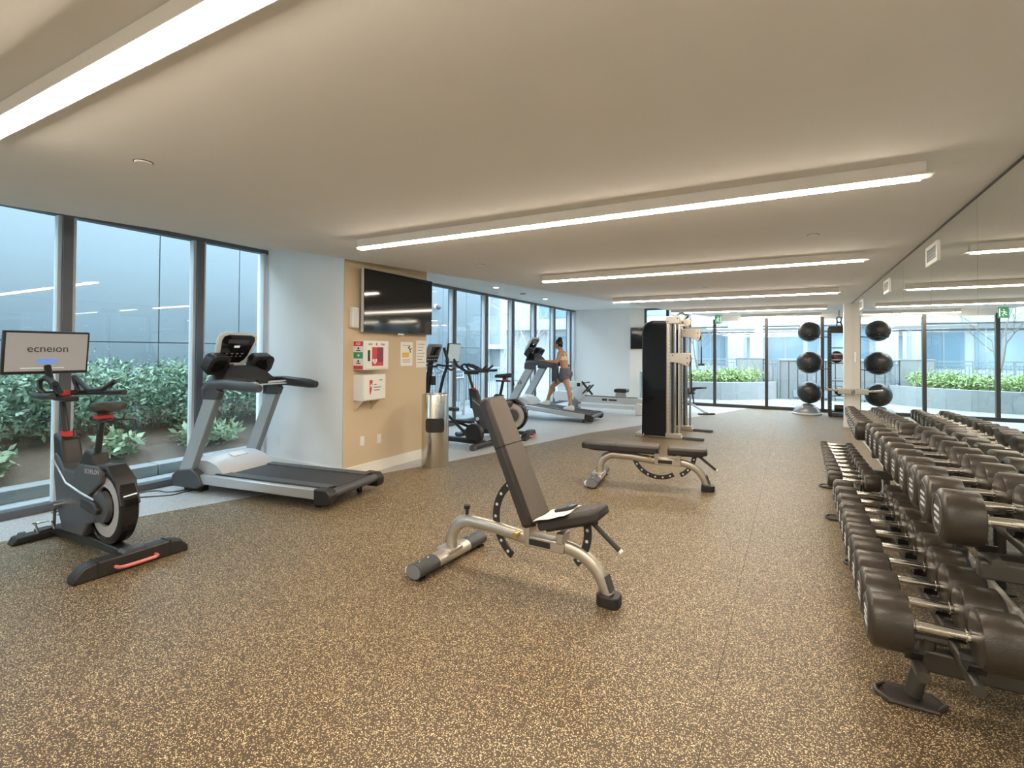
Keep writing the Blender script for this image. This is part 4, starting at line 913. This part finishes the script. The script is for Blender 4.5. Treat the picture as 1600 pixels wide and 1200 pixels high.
for k, (z, nm, lab) in enumerate(((SH[4], 'foam_roller', 'black foam roller on the lowest rack shelf'), (SH[3], 'kettlebell', 'small kettlebell on the rack shelf'))):
    if nm == 'foam_roller': t = thing(nm, lab, 'foam roller', (xl + .35, YS - .1, z)); MB().lathe([(.02, -.25), (.075, -.25), (.075, .25), (.02, .25)], (0, 0, .075), 'x', 18).build('roller', 'vinyls', t); MB().lathe([(.04, -.255), (.04, .255)], (0, 0, .075), 'x', 12).build('core', 'lgrey', t)
    else: t = thing(nm, lab, 'kettlebell', (xl + .2, YS - .1, z)); MB().ball((0, 0, .09), (.10, .10, .09), 16, 10).build('bell', 'satin', t); MB().tube([(-.06, 0, .15), (-.06, 0, .23), (.06, 0, .23), (.06, 0, .15)], .014, 8).build('handle', 'chrome', t)
# barre bracket on the pilaster
t = thing('wall_bar', 'short pale bar on a bracket in front of the pilaster', 'bar', (1.04, 13.2, .80))
MB().tube([(-.45, -.16, .03), (.03, -.16, -.02)], .025, 10).build('bar', 'chrome', t)
MB().bx(-.20, .05, -.20, -.12, -.07, .05).build('grip', 'champ', t, bevel=.015); MB().bx(-.03, .03, -.14, 0, -.04, .03).build('bracket', 'champ', t, bevel=.006)

# towel draped over the near handrail of the raised treadmill
tw_ = thing('towel', 'dark grey towel hanging from the handrail of the raised treadmill', 'towel', onmill(.06, .42, 1.205)); ti = Vector(tw_.location); R = []
for k in range(11):
    x = -.09 + .13 * k / 10; zc = 1.200 + .025 * (x - .02) / .38; f_ = .010 * math.sin(k * 1.7); lo_, li = -.36 - .04 * math.sin(k * .8), -.27
    ring = [(.067 + f_, lo_), (.068, -.1), (.066, 0)] + [(.066 * math.cos(a), .066 * math.sin(a)) for a in (.6, 1.1, PI / 2, 2.04, 2.54)] + [(-.066, 0), (-.068, -.1), (-.067 - f_, li)]
    ring += [(-.060 - f_, li), (-.060, -.1), (-.058, 0)] + [(.058 * math.cos(a), .058 * math.sin(a)) for a in (2.54, 2.04, PI / 2, 1.1, .6)] + [(.058, 0), (.060, -.1), (.060 + f_, lo_)]
    R.append([onmill(x, .42 + a, zc) + Vector((0, 0, b)) - ti for a, b in ring])
MB().loft(R).build('cloth', mt('grey_towel', (.07, .07, .08), .9, bump=.3, bscale=300), tw_)
# ================================================================== WOMAN ON THE TREADMILL
WY = 11.18
def J(x, y, Y=WY): return ony(x, y, Y)
per = thing('person', 'woman in cream sports top and grey shorts walking on the treadmill', 'person', (J(882, 600).x, WY, .3))
O = Vector(per.location)
def L(v): return Vector(v) - O
head = J(872.5, 537.5); neck = J(877.5, 547.5); chest = J(879.5, 559); waist = J(882, 572.5); hip = J(882.5, 582)
lsh = J(875.5, 551.5, WY - .17); rsh = J(880.5, 551.5, WY + .17)
lel, lha, rel, rha = onmill(.0, .27, 1.285), onmill(.24, .41, 1.293), onmill(.0, -.27, 1.285), onmill(.24, -.41, 1.293)   # hands rest on the handrails
lhip = hip + Vector((0, -.085, -.02)); rhip = hip + Vector((0, .085, -.02))
# far (right) leg strides forward, near (left) leg trails
fk = J(862, 605, WY + .09); fa = J(852.5, 625.5, WY + .09); nk = J(888.0, 606.5, WY - .10); na = J(892.5, 632, WY - .10)
TMI = TMX.inverted()
def onbelt(a, b=0.0): q = TMI @ a; return onmill(q.x - b, q.y, .301)      # ankle height above the running belt
fa, na = onbelt(fa, .035), onbelt(na)
ft_ = J(847.5, 630.5, WY + .09); nt_ = J(888, 638, WY - .10)
def ell(c, a, b, ax=None, n=16, tilt=0.0):   # horizontal ellipse a along x, b along y
    return [c + Vector((a * math.cos(2 * PI * k / n), b * math.sin(2 * PI * k / n), 0)) for k in range(n)]
body = MB()
tor = [(hip - Vector((0, 0, .10)), .105, .155), (hip, .115, .172), (hip + (waist - hip) * .6, .10, .150), (waist, .088, .125), (waist + (chest - waist) * .5, .095, .135), (chest, .108, .152), (chest + (neck - chest) * .45, .10, .165), (chest + (neck - chest) * .72, .080, .155), (neck + Vector((0, 0, -.015)), .055, .075)]
body.loft([ell(L(c), a, b) for c, a, b in tor])
body.ball(L(hip + Vector((.055, -.075, -.03))), (.10, .09, .10)); body.ball(L(hip + Vector((.055, .075, -.03))), (.10, .09, .10))
body.ball(L(chest + Vector((-.065, -.065, .0))), (.06, .06, .06)); body.ball(L(chest + Vector((-.065, .065, .0))), (.06, .06, .06))
body.tube([L(neck - Vector((0, 0, .05))), L(neck + (head - neck) * .6)], [.056, .05], 14)
fwd = Vector((-1, -.12, -.12)).normalized()
body.ball(L(head), (.092, .075, .115), 20, 14, RY(.12)); body.ball(L(head + Vector((-.035, -.004, -.055))), (.062, .056, .062))
nose = head + Vector((-.097, -.012, -.015)); body.ball(L(nose), (.018, .013, .022), 8, 6); body.ball(L(head + Vector((-.083, -.01, -.066))), (.016, .026, .010), 8, 6)
for s in (-1, 1): body.ball(L(head + Vector((.008, s * .076, -.01))), (.018, .010, .032), 8, 6)
def limb(pts, rs): body.tube([L(p) for p in pts], rs, 14)
def mixp(a, b, t): return a + (b - a) * t
for sh_, el, ha in ((lsh, lel, lha), (rsh, rel, rha)):
    body.ball(L(sh_), .058); limb([mixp(chest, sh_, .5) + Vector((0, 0, .03)), sh_], [.07, .055])
    limb([sh_, mixp(sh_, el, .4), mixp(sh_, el, .85), el], [.054, .050, .040, .038]); body.ball(L(el), .039)
    limb([el, mixp(el, ha, .3), mixp(el, ha, .85), ha], [.038, .040, .026, .024])
    dv = (ha - el).normalized(); sd = Vector((0, 1, 0)); pm = ha + dv * .05
    body.ball(L(pm), (.05, .040, .020), 12, 8)
    s = 1 if ha is rha else -1
    for k in range(4):
        b0 = pm + dv * .035 + Vector((0, (-.028 + .019 * k), 0)); ln = (.060, .072, .068, .052)[k if s > 0 else 3 - k]
        body.tube([L(b0), L(b0 + dv * ln * .55 + Vector((0, 0, .006))), L(b0 + dv * ln + Vector((0, 0, -.004)))], [.0095, .009, .0075], 8)
    th = pm - dv * .02 + Vector((0, -s * .038, 0)); body.tube([L(th), L(th + dv * .035 + Vector((0, -s * .018, -.012))), L(th + dv * .06 + Vector((0, -s * .014, -.024)))], [.012, .011, .009], 8)
for hp, kn, an, tt in ((rhip, fk, fa, ft_), (lhip, nk, na, nt_)):
    limb([hp + Vector((0, 0, .04)), mixp(hp, kn, .25), mixp(hp, kn, .7), kn], [.098, .092, .066, .056]); body.ball(L(kn), .056)
    cf = mixp(kn, an, .32) + Vector((.018, 0, 0)); limb([kn, cf, mixp(kn, an, .75), an], [.052, .058, .036, .032]); limb([an, an - Vector((0, 0, .05))], [.032, .035])
bo = body.build('body', 'skin', per)
rm = bo.modifiers.new('remesh', 'REMESH'); rm.mode = 'VOXEL'; rm.voxel_size = .0085; rm.use_smooth_shade = True
sm = bo.modifiers.new('smooth', 'SMOOTH'); sm.factor = .5; sm.iterations = 4
# eyes, hair, clothes
for s in (-1, 1): MB().ball(L(head + Vector((-.082, s * .03 - .006, .01))), (.008, .012, .008), 8, 6).build('eye', 'ink', per)
hr = MB(); hr.ball(L(head + Vector((.022, 0, .022))), (.092, .086, .112), 20, 14); hr.ball(L(head + Vector((.04, .006, .118))), (.058, .055, .05), 16, 10); hr.tube([L(head + Vector((.06, 0, -.02))), L(head + Vector((.075, 0, -.09)))], [.06, .03], 10)
hr.ball(L(head + Vector((.075, -.01, .09))), (.03, .035, .035), 10, 8)
ho = hr.build('hair', 'hair', per); rm = ho.modifiers.new('remesh', 'REMESH'); rm.mode = 'VOXEL'; rm.voxel_size = .010; rm.use_smooth_shade = True; sm = ho.modifiers.new('smooth', 'SMOOTH'); sm.iterations = 2
sr = MB()
sr.loft([ell(L(hip + (waist - hip) * .75), .103, .148), ell(L(hip + (waist - hip) * .5), .115, .165), ell(L(hip), .128, .186), ell(L(hip - Vector((0, 0, .09))), .125, .178)])
for s in (-1, 1): sr.ball(L(hip + Vector((.055, s * .078, -.035))), (.113, .102, .112))
for hp, kn in ((rhip, fk), (lhip, nk)): sr.tube([L(hp + Vector((0, 0, .03))), L(mixp(hp, kn, .2)), L(mixp(hp, kn, .44))], [.112, .113, .112], 16)
so = sr.build('shorts', 'short', per); rm = so.modifiers.new('remesh', 'REMESH'); rm.mode = 'VOXEL'; rm.voxel_size = .010; rm.use_smooth_shade = True; sm = so.modifiers.new('smooth', 'SMOOTH'); sm.iterations = 3
tp = MB()
tp.loft([ell(L(mixp(waist, chest, .72)), .107, .149), ell(L(chest), .117, .161), ell(L(mixp(chest, neck, .22)), .114, .166)])
for s in (-1, 1):
    tp.ball(L(chest + Vector((-.065, s * .065, .0))), (.068, .068, .066))
    tp.tube([L(mixp(chest, neck, .2) + Vector((.10, s * .06, 0))), L(mixp(chest, neck, .62) + Vector((.085, s * .085, .0))), L(mixp(chest, neck, .85) + Vector((.0, s * .10, .025))), L(mixp(chest, neck, .5) + Vector((-.095, s * .08, 0)))], [.018] * 4, 8)
to = tp.build('sports_top', 'bra', per); rm = to.modifiers.new('remesh', 'REMESH'); rm.mode = 'VOXEL'; rm.voxel_size = .010; rm.use_smooth_shade = True; sm = to.modifiers.new('smooth', 'SMOOTH'); sm.iterations = 2
for an, tt in ((fa, ft_), (na, nt_)):
    ank = an - Vector((0, 0, .035)); dr_ = Vector((-1, .0, 0)); R = []
    tl = (tt - an); pit = math.atan2(-(tl.z + .055), -tl.x) if tl.x else 0
    base = an - (TMX.to_3x3() @ Vector((0, 0, .0955))); Rr = RY(.10)
    for (u, w, h0, h1) in ((-.085, .022, .015, .06), (-.07, .036, 0, .115), (-.02, .040, 0, .125), (.05, .042, 0, .095), (.12, .047, 0, .065), (.165, .038, .004, .05), (.185, .018, .015, .035)):
        R.append([L(base + Rr @ Vector((-u, w * a, h0 + (h1 - h0) * b))) for a, b in ((-1, 0), (1, 0), (1.02, .4), (.7, .85), (0, 1), (-.7, .85), (-1.02, .4))])
    s1 = MB().loft(R).build('shoe', 'shoe', per, bevel=.006)
    k = MB(); k.tube([L(an + Vector((0, 0, .02))), L(an - Vector((0, 0, .05)))], [.040, .042], 12); k.build('sock', 'paper', s1)
# ================================================================== OUTDOORS
gr = struct(MB().bx(-60, XL - .06, -20, 120, -.25, -.03).build('ground_side', 'pave', smooth=False)); gr['label'] = 'pale paved ground outside the long window wall'
gf = struct(MB().bx(XL - .06, 40, YF + .06, 120, -.25, -.04).build('ground_terrace', 'pave', smooth=False)); gf['label'] = 'pale paved terrace outside the far windows'
# pavers of the terrace next to the far window
pv = MB().bx(-.295, .295, -.295, .295, -.02, .0).mesh('paver', M['pave'])
for i in range(14):
    for j in range(7):
        o = bpy.data.objects.new('paver', pv); COL.objects.link(o); o.parent = gf; o.location = (-4.0 + .6 * i, YF + .4 + .6 * j, -.02)
# planter kerbs in front of the hedge
kb = thing('planter_kerb', 'long pale concrete kerb in front of the dark hedge', 'kerb', (-7.35, 0, -.03))
for k in range(6): MB().bx(-.12, .12, -3.4 + 1.75 * k + .006, -3.4 + 1.75 * (k + 1) - .006, 0, .14).build('kerb_block', 'conc', kb, bevel=.01)
tag(MB().prism([(-7.47, .08), (-8.0, .34), (-9.25, .60), (-9.25, -.03), (-7.47, -.03)], 'y', -4, 8.6).build('soil_bank', 'soil'), 'brown soil bank beneath the dark hedge', 'soil')
# leaf helpers
def leaves(n, cx, rx, ry, rz, size, up=.3, shape=0):
    v = []; f = []
    for k in range(n):
        a = random.random() * 2 * PI; u = random.random() ** .45; ph = math.acos(1 - 2 * random.random())
        p = Vector((cx[0] + rx * u * math.sin(ph) * math.cos(a), cx[1] + ry * u * math.sin(ph) * math.sin(a), cx[2] + rz * u * math.cos(ph)))
        d1 = Vector((random.gauss(0, 1), random.gauss(0, 1), random.gauss(up, .8))).normalized(); w = d1.cross(Vector((random.gauss(0, 1), random.gauss(0, 1), random.gauss(0, 1)))).normalized()
        s = size * (.6 + .8 * random.random()); i = len(v)
        v += [p, p + d1 * s * .5 + w * s * .2, p + d1 * s, p + d1 * s * .5 - w * s * .2]; f.append((i, i + 1, i + 2, i + 3))
    return v, f
def raw(name, v, f, mat, parent):
    me = bpy.data.meshes.new(name); me.from_pydata([tuple(q) for q in v], [], f); me.materials.append(M[mat])
    o = bpy.data.objects.new(name, me); COL.objects.link(o); o.parent = parent; o['kind'] = 'stuff'; return o
def shrub(name, label, loc, r, h, n, size, mat, group, sprigs=0, stem=True):
    t = thing(name, label, 'shrub', loc, 0, group); v, f = leaves(n, (0, 0, h * .55), r, r, h * .5, size)
    for k in range(sprigs):
        a = random.random() * 2 * PI; q = r * .9 * random.random(); b = Vector((q * math.cos(a), q * math.sin(a), h * .85)); d_ = Vector((random.gauss(0, .25), random.gauss(0, .25), 1)).normalized(); ln = .15 + .25 * random.random()
        for j in range(12):
            p = b + d_ * ln * j / 12; w = Vector((random.gauss(0, 1), random.gauss(0, 1), .5)).normalized(); e = d_.cross(w).normalized(); s = size * (1.1 - .6 * j / 12); i = len(v)
            v += [p, p + w * s * .5 + e * s * .14, p + w * s, p + w * s * .5 - e * s * .14]; f.append((i, i + 1, i + 2, i + 3))
    raw('foliage', v, f, mat, t)
    m = MB()
    for k in range(3): m.tube([(.03 * k - .03, .02 * k, -.05), (random.gauss(0, r * .25), random.gauss(0, r * .25), h * .6)], [.018, .008], 6)
    m.build('stems', 'bark', t); return t
for k in range(15):
    y = -2.6 + .78 * k; x = -8.45 + random.uniform(-.15, .15)
    shrub('hedge_shrub', 'dense dark green hedge shrub on the soil bank outside the window', (x, y, .36), .62 + random.uniform(-.05, .08), 1.08 + random.uniform(-.12, .12), 2400, .085, 'leafd', 'hedge shrubs', 14)
for k, (y, x) in enumerate(((.6, -7.75), (1.55, -7.75), (2.1, -7.7), (3.35, -7.72), (4.3, -7.7), (4.75, -7.75))):
    shrub('low_shrub', 'low pale leafed shrub at the front of the hedge', (x, y, .16), .24, .36 + random.uniform(-.04, .06), 260, .13, 'leafp', 'low pale shrubs', 0)
# clad wall behind the hedge
wl = thing('clad_building', 'tall pale blue panel clad building wall behind the hedge', 'building', (-9.6, 0, 0))
MB().bx(-.35, -.03, -6, 15.4, -.1, 4.9).build('wall_core', 'dgrey', wl, smooth=False)
ysx = [-6, -3.4, -1.2, 1.0, 2.45, 4.75, 6.2, 8.4, 10.0, 11.6, 12.9, 14.2, 15.4]
for a, b in zip(ysx, ysx[1:]):
    for c, e in ((-.1, 1.72), (1.72, 4.9)): MB().bx(-.03, 0, a + .008, b - .008, c + .008, e - .008).build('panel', 'bluep', wl, bevel=.003)
cm = thing('security_camera', 'small round security camera on the pale clad wall outside', 'camera', (-9.6, onx(680, 479, -9.6).y, onx(680, 479, -9.6).z))
MB().cyl((-.025, 0, 0), (.08, 0, 0), .07).build('mount', 'white', cm); MB().ball((.13, 0, -.02), .08, 16, 10).build('dome', 'dgrey', cm)
# white pillars and side building beyond
sb = thing('white_building', 'white building with tall pillars beyond the side railing', 'building', (-13.5, 18, 0))
MB().bx(-6, -2, -4, 9, -.1, 12).build('wall', 'whp', sb, smooth=False)
for k in range(6): MB().bx(-2, -1.3, -3.6 + 2.2 * k, -2.9 + 2.2 * k, -.1, 12).build('pillar', 'whp', sb)
for k in range(5):
    for z in (.3, 3.2, 6.1): MB().bx(-2.0, -1.96, -2.6 + 2.2 * k, -1.7 + 2.2 * k, z, z + 2.2).build('window', 'bglass', sb)
MB().bx(-2, -1.0, -4, 9, 1.75, 2.0).build('ledge', 'whp', sb)
def railing(name, label, A, B, z, h, n, mat, post_every=8):
    A, B = Vector(A), Vector(B); d_ = B - A; Ln = d_.length; ang = math.atan2(d_.y, d_.x); t = thing(name, label, 'railing', (A.x, A.y, z), ang)
    MB().bx(0, Ln, -.025, .025, h - .05, h).build('top_rail', mat, t); MB().bx(0, Ln, -.015, .015, .09, .13).build('bottom_rail', mat, t)
    MB().bx(0, Ln, -.015, .015, h - .17, h - .14).build('mid_rail', mat, t)
    bal = MB().bx(-.01, .01, -.01, .01, .13, h - .14).mesh('baluster', M[mat]); pst = MB().bx(-.03, .03, -.03, .03, 0, h).mesh('post', M[mat])
    for k in range(n + 1):
        o = bpy.data.objects.new('post' if k % post_every == 0 else 'baluster', pst if k % post_every == 0 else bal); COL.objects.link(o); o.parent = t; o.location = (Ln * k / n, 0, 0)
    return t
railing('side_railing', 'pale metal railing along the terrace outside the treadmill windows', (-8.7, 9.6, 0), (-8.7, 22, 0), -.03, 1.12, 96, 'railw')
sr_ = thing('stair_railing', 'sloping pale stair railing outside the column window', 'railing', (-7.44, 9.2, -.03))
def slope(y): return .48 - .48 * max(0.0, min(1.0, (y - .1) / 1.2))
MB().tube([(0, -.1, .95 + slope(-.1)), (0, .1, .95 + slope(.1)), (0, 1.3, .95 + slope(1.3)), (0, 1.7, .95)], .028, 8).build('top_rail', 'railw', sr_)
MB().tube([(0, -.1, .12 + slope(-.1)), (0, .1, .12 + slope(.1)), (0, 1.3, .12 + slope(1.3)), (0, 1.7, .12)], .018, 8).build('bottom_rail', 'railw', sr_)
for k in range(16):
    y = -.1 + .12 * k
    if k % 5 == 0: MB().bx(-.025, .025, y - .025, y + .025, 0, .95 + slope(y)).build('post', 'railw', sr_)
    else: MB().bx(-.01, .01, y - .01, y + .01, .12 + slope(y), .95 + slope(y)).build('baluster', 'railw', sr_)
st = thing('concrete_steps', 'pale concrete steps outside the column window', 'steps', (-8.0, 10.2, -.03))
for k in range(4): MB().bx(-.5, .5, -.3 * k, .3 - .3 * k, 0, .12 * (k + 1)).build('step', 'conc', st, bevel=.008)
# bare trees
def tree(label, loc, h, spread, name='bare_tree', seed=1, mat='bark', r0=.06, depth=4):
    rnd = random.Random(seed); t = thing(name, label, 'tree', loc, 0, 'bare trees'); m = MB(); tw = MB()
    def br(p, d_, ln, r, k):
        pts = [p]; q = p; dd = d_
        for j in range(3):
            dd = (dd + Vector((rnd.gauss(0, .12), rnd.gauss(0, .12), rnd.gauss(.05, .06)))).normalized(); q = q + dd * ln / 3; pts.append(q)
        (m if k < 2 else tw).tube(pts, [r, r * .85, r * .7, r * .55], 6 if k < 2 else 4, cap=False)
        if k < depth:
            for j in range(rnd.choice((3, 3, 4))):
                e = (dd + Vector((rnd.gauss(0, spread), rnd.gauss(0, spread), rnd.gauss(.1, .25)))).normalized(); br(pts[rnd.choice((1, 2, 3))] if j else q, e, ln * rnd.uniform(.55, .8), r * .55, k + 1)
    br(Vector((0, 0, 0)), Vector((0, 0, 1)), h * .36, r0, 0)
    m.build('trunk', mat, t); tw.build('twigs', mat, t); return t
pb = MATS.get('pale_bark') or mt('pale_bark', (.36, .34, .32), .9, var=.15); M['pbark'] = pb
tree('slim bare tree beyond the railing behind the treadmill console', (-11.4, 19.6, -.03), 6.0, .38, seed=3, mat='pbark')
tree('bare tree beyond the railing behind the woman', (-12.5, 25.5, -.03), 6.5, .42, seed=5, mat='pbark')
tree('bare tree in front of the tower beside the far pier', (-12.0, 29.0, -.03), 6.5, .42, seed=8, mat='pbark')
# far tower seen between the mullions
tw = thing('apartment_tower', 'distant white apartment tower with banded balconies beyond the bare trees', 'building', (-50, 92, 0), .5)
MB().bx(-8, 8, -6, 6, -1, 48).build('wall', 'whp', tw, smooth=False)
for k in range(13):
    MB().bx(-8.6, 8.6, -7.0, -6, 1.2 + 3.4 * k, 1.9 + 3.4 * k).build('balcony', 'whp', tw)
    for j in range(5): MB().bx(-7 + 3 * j, -4.9 + 3 * j, -6.06, -6, 2.1 + 3.4 * k, 4.2 + 3.4 * k).build('window', 'bglass', tw)
tw2 = thing('low_block', 'distant pale low block below the apartment tower', 'building', (-31, 62, 0), .5)
MB().bx(-7, 9, -4, 4, -1, 6.2).build('wall', 'whp', tw2, smooth=False); MB().bx(-7.4, 9.4, -4.4, 4.4, 6.2, 6.6).build('roof', 'conc2', tw2)
for j in range(6): MB().bx(-6 + 2.4 * j, -4.6 + 2.4 * j, -4.05, -4, 2.2, 4.4).build('window', 'bglass', tw2)

# ---- far terrace: planter, shrubs, railings, concrete wall, building
def arcpts(c, r, a0, a1, n): return [(c[0] + r * math.cos(math.radians(a0 + (a1 - a0) * k / n)), c[1] + r * math.sin(math.radians(a0 + (a1 - a0) * k / n))) for k in range(n + 1)]
pl = thing('planter_wall', 'low curved concrete planter wall on the far terrace', 'planter', (0, 0, -.04))
out = [(-8.2, 18.62), (-3.0, 18.75), (-2.2, 18.95), (-1.7, 19.25), (-1.1, 19.75), (-.75, 20.2), (-.5, 20.6)]
inn = [(x - .0, y + .22) for x, y in out]
for k in range(len(out) - 1):
    a, b, c, e = out[k], out[k + 1], inn[k + 1], inn[k]; MB().prism([a, b, c, e], 'z', 0, .62).build('wall_segment', 'conc', pl, bevel=.01)
tag(MB().prism([inn[0]] + inn[1:] + [(-.5, 22.4), (-8.2, 22.4)], 'z', -.04, .50).build('planter_soil', 'soil'), 'soil bed inside the curved planter', 'soil')
for k in range(26):
    c_, r_ = k % 9, k // 9
    x = -6.4 + .60 * c_ + (.30 if r_ == 1 else 0) + random.uniform(-.07, .07); y = 19.55 + .62 * r_ + random.uniform(-.06, .06)
    if x > -2.45: y += .50 if r_ == 0 else .25
    if x > -1.75: y += .25
    shrub('bright_shrub', 'bright green leafy shrub growing in the curved planter', (x, y, .48), (.40), .40 + random.uniform(-.06, .12), 420, .11, 'leafb', 'planter shrubs', 4)
railing('terrace_railing', 'dark grey vertical bar railing behind the planter shrubs', (-8.1, 22.2, 0), (-1.985, 22.2, 0), .46, .92, 60, 'rail', 10)
railing('terrace_railing', 'short dark railing between two concrete walls on the terrace', (-1.0, 22.2, 0), (-.50, 20.975, 0), .46, .92, 12, 'rail', 4)
cwl = thing('concrete_wall', 'board marked concrete terrace wall with low grilles', 'wall', (0, 0, -.04))
for k in range(24): MB().bx(-.42 + .28 * k + .012, -.42 + .28 * (k + 1) - .012, 20.6 + .012 * (k % 2), 20.9, 0, 1.38).build('board_panel', 'conc2', cwl, bevel=.004)
MB().bx(-.42, 6.3, 20.70, 20.88, 0, 1.37).build('wall_core', 'conc2', cwl)
MB().bx(-.46, 6.4, 20.56, 20.94, 1.38, 1.45).build('coping', 'conc', cwl, bevel=.008)
for k in range(8): 
    g_ = MB().bx(.0 + .42 * k, .3 + .42 * k, 20.585, 20.60, .10, .36).build('grille', 'rail', cwl)
MB().bx(-.5, -.42, 20.55, 20.95, 0, 1.42).build('end_pier', 'conc2', cwl)
c2 = thing('concrete_pier', 'square concrete pier between the two terrace railings', 'pier', (-1.5, 22.2, -.04)); MB().bx(-.46, .46, -.15, .15, 0, 1.42).build('shaft', 'conc', c2, bevel=.01); MB().bx(-.48, .48, -.17, .17, 1.42, 1.46).build('cap', 'conc', c2)
tree('slim bare tree in the planter beside the cable machine', (-3.15, 20.6, .45), 4.2, .5, seed=11, r0=.04)
tree('spreading bare tree in the planter beyond the far pier', (-5.6, 21.0, .45), 4.6, .5, seed=14, r0=.045)
# conifer in the planter
t = thing('young_conifer', 'small young conifer standing among the planter shrubs', 'tree', (-4.5, 21.6, .45)); MB().tube([(0, 0, 0), (0, 0, 1.9)], [.03, .006], 6).build('trunk', 'bark', t); v, f = [], []
for k in range(40):
    z = .25 + 1.6 * k / 40; a = k * 2.4; ln = .55 * (1 - z / 2.05)
    for j in range(10):
        p = Vector((ln * j / 10 * math.cos(a), ln * j / 10 * math.sin(a), z - .12 * j / 10)); w = Vector((random.gauss(0, 1), random.gauss(0, 1), random.gauss(0, .5))).normalized() * .07; e = Vector((0, 0, .02)); i = len(v)
        v += [p, p + w + e, p + w * 1.2 - e]; f.append((i, i + 1, i + 2))
raw('needles', v, f, 'leafd', t)
# building across
bd = thing('terrace_building', 'white building with dark windows across the terrace', 'building', (0, 33, 0))
MB().bx(-26, 26, 0, 8, -.1, 9.5).build('wall', 'whp', bd, smooth=False)
MB().bx(-26, 26, -.9, 0, 3.15, 3.45).build('slab_edge', 'whp', bd); MB().bx(-3.3, -1.5, -1.2, 0, -.1, 9.5).build('stair_tower', 'whp', bd)
for k, (a, b) in enumerate([(-1.3, .5), (.7, 1.7), (1.9, 3.7), (3.9, 4.9), (5.4, 7.4), (8, 10), (10.6, 13), (-7.6, -5.6), (-5.2, -3.6), (-11, -8.6), (-15, -12), (14, 17)]):
    w_ = MB().bx(a, b, -.05, 0, .9, 2.7).build('window', 'bglass', bd); MB().bx((a + b) / 2 - .04, (a + b) / 2 + .04, -.08, -.05, .9, 2.7).build('window_bar', 'rail', w_)
for k, (a, b) in enumerate([(-1.2, 3.6), (4.4, 9), (9.6, 13), (-9, -4), (-16, -10)]):
    w_ = MB().bx(a, b, -.05, 0, 4.0, 6.6).build('window', 'bglass', bd); MB().bx((a + b) / 2 - .05, (a + b) / 2 + .05, -.08, -.05, 4.0, 6.6).build('window_bar', 'rail', w_)
for z in (3.6, 3.95): MB().bx(-1.4, 14, -.95, -.9, z, z + .05).build('balcony_rail', 'rail', bd)
pg = thing('pergola', 'grey flat roofed pergola across the terrace', 'pergola', (0, 27.5, 0))
MB().bx(-6.6, -1.7, -1.2, 1.2, 2.62, 2.80).build('roof', 'conc2', pg); MB().bx(.9, 8.0, -1.2, 1.2, 2.62, 2.80).build('roof', 'conc2', pg)
for x in (-6.3, -2.0, 1.1, 4.4, 7.8):
    for y in (-1.0, 1.0): MB().bx(x - .07, x + .07, y - .07, y + .07, -.04, 2.62).build('post', 'rail', pg)
for k in range(6): MB().bx(1.0 + 1.2 * k, 1.1 + 1.2 * k, -1.2, 1.2, 2.80, 2.90).build('rafter', 'conc2', pg)
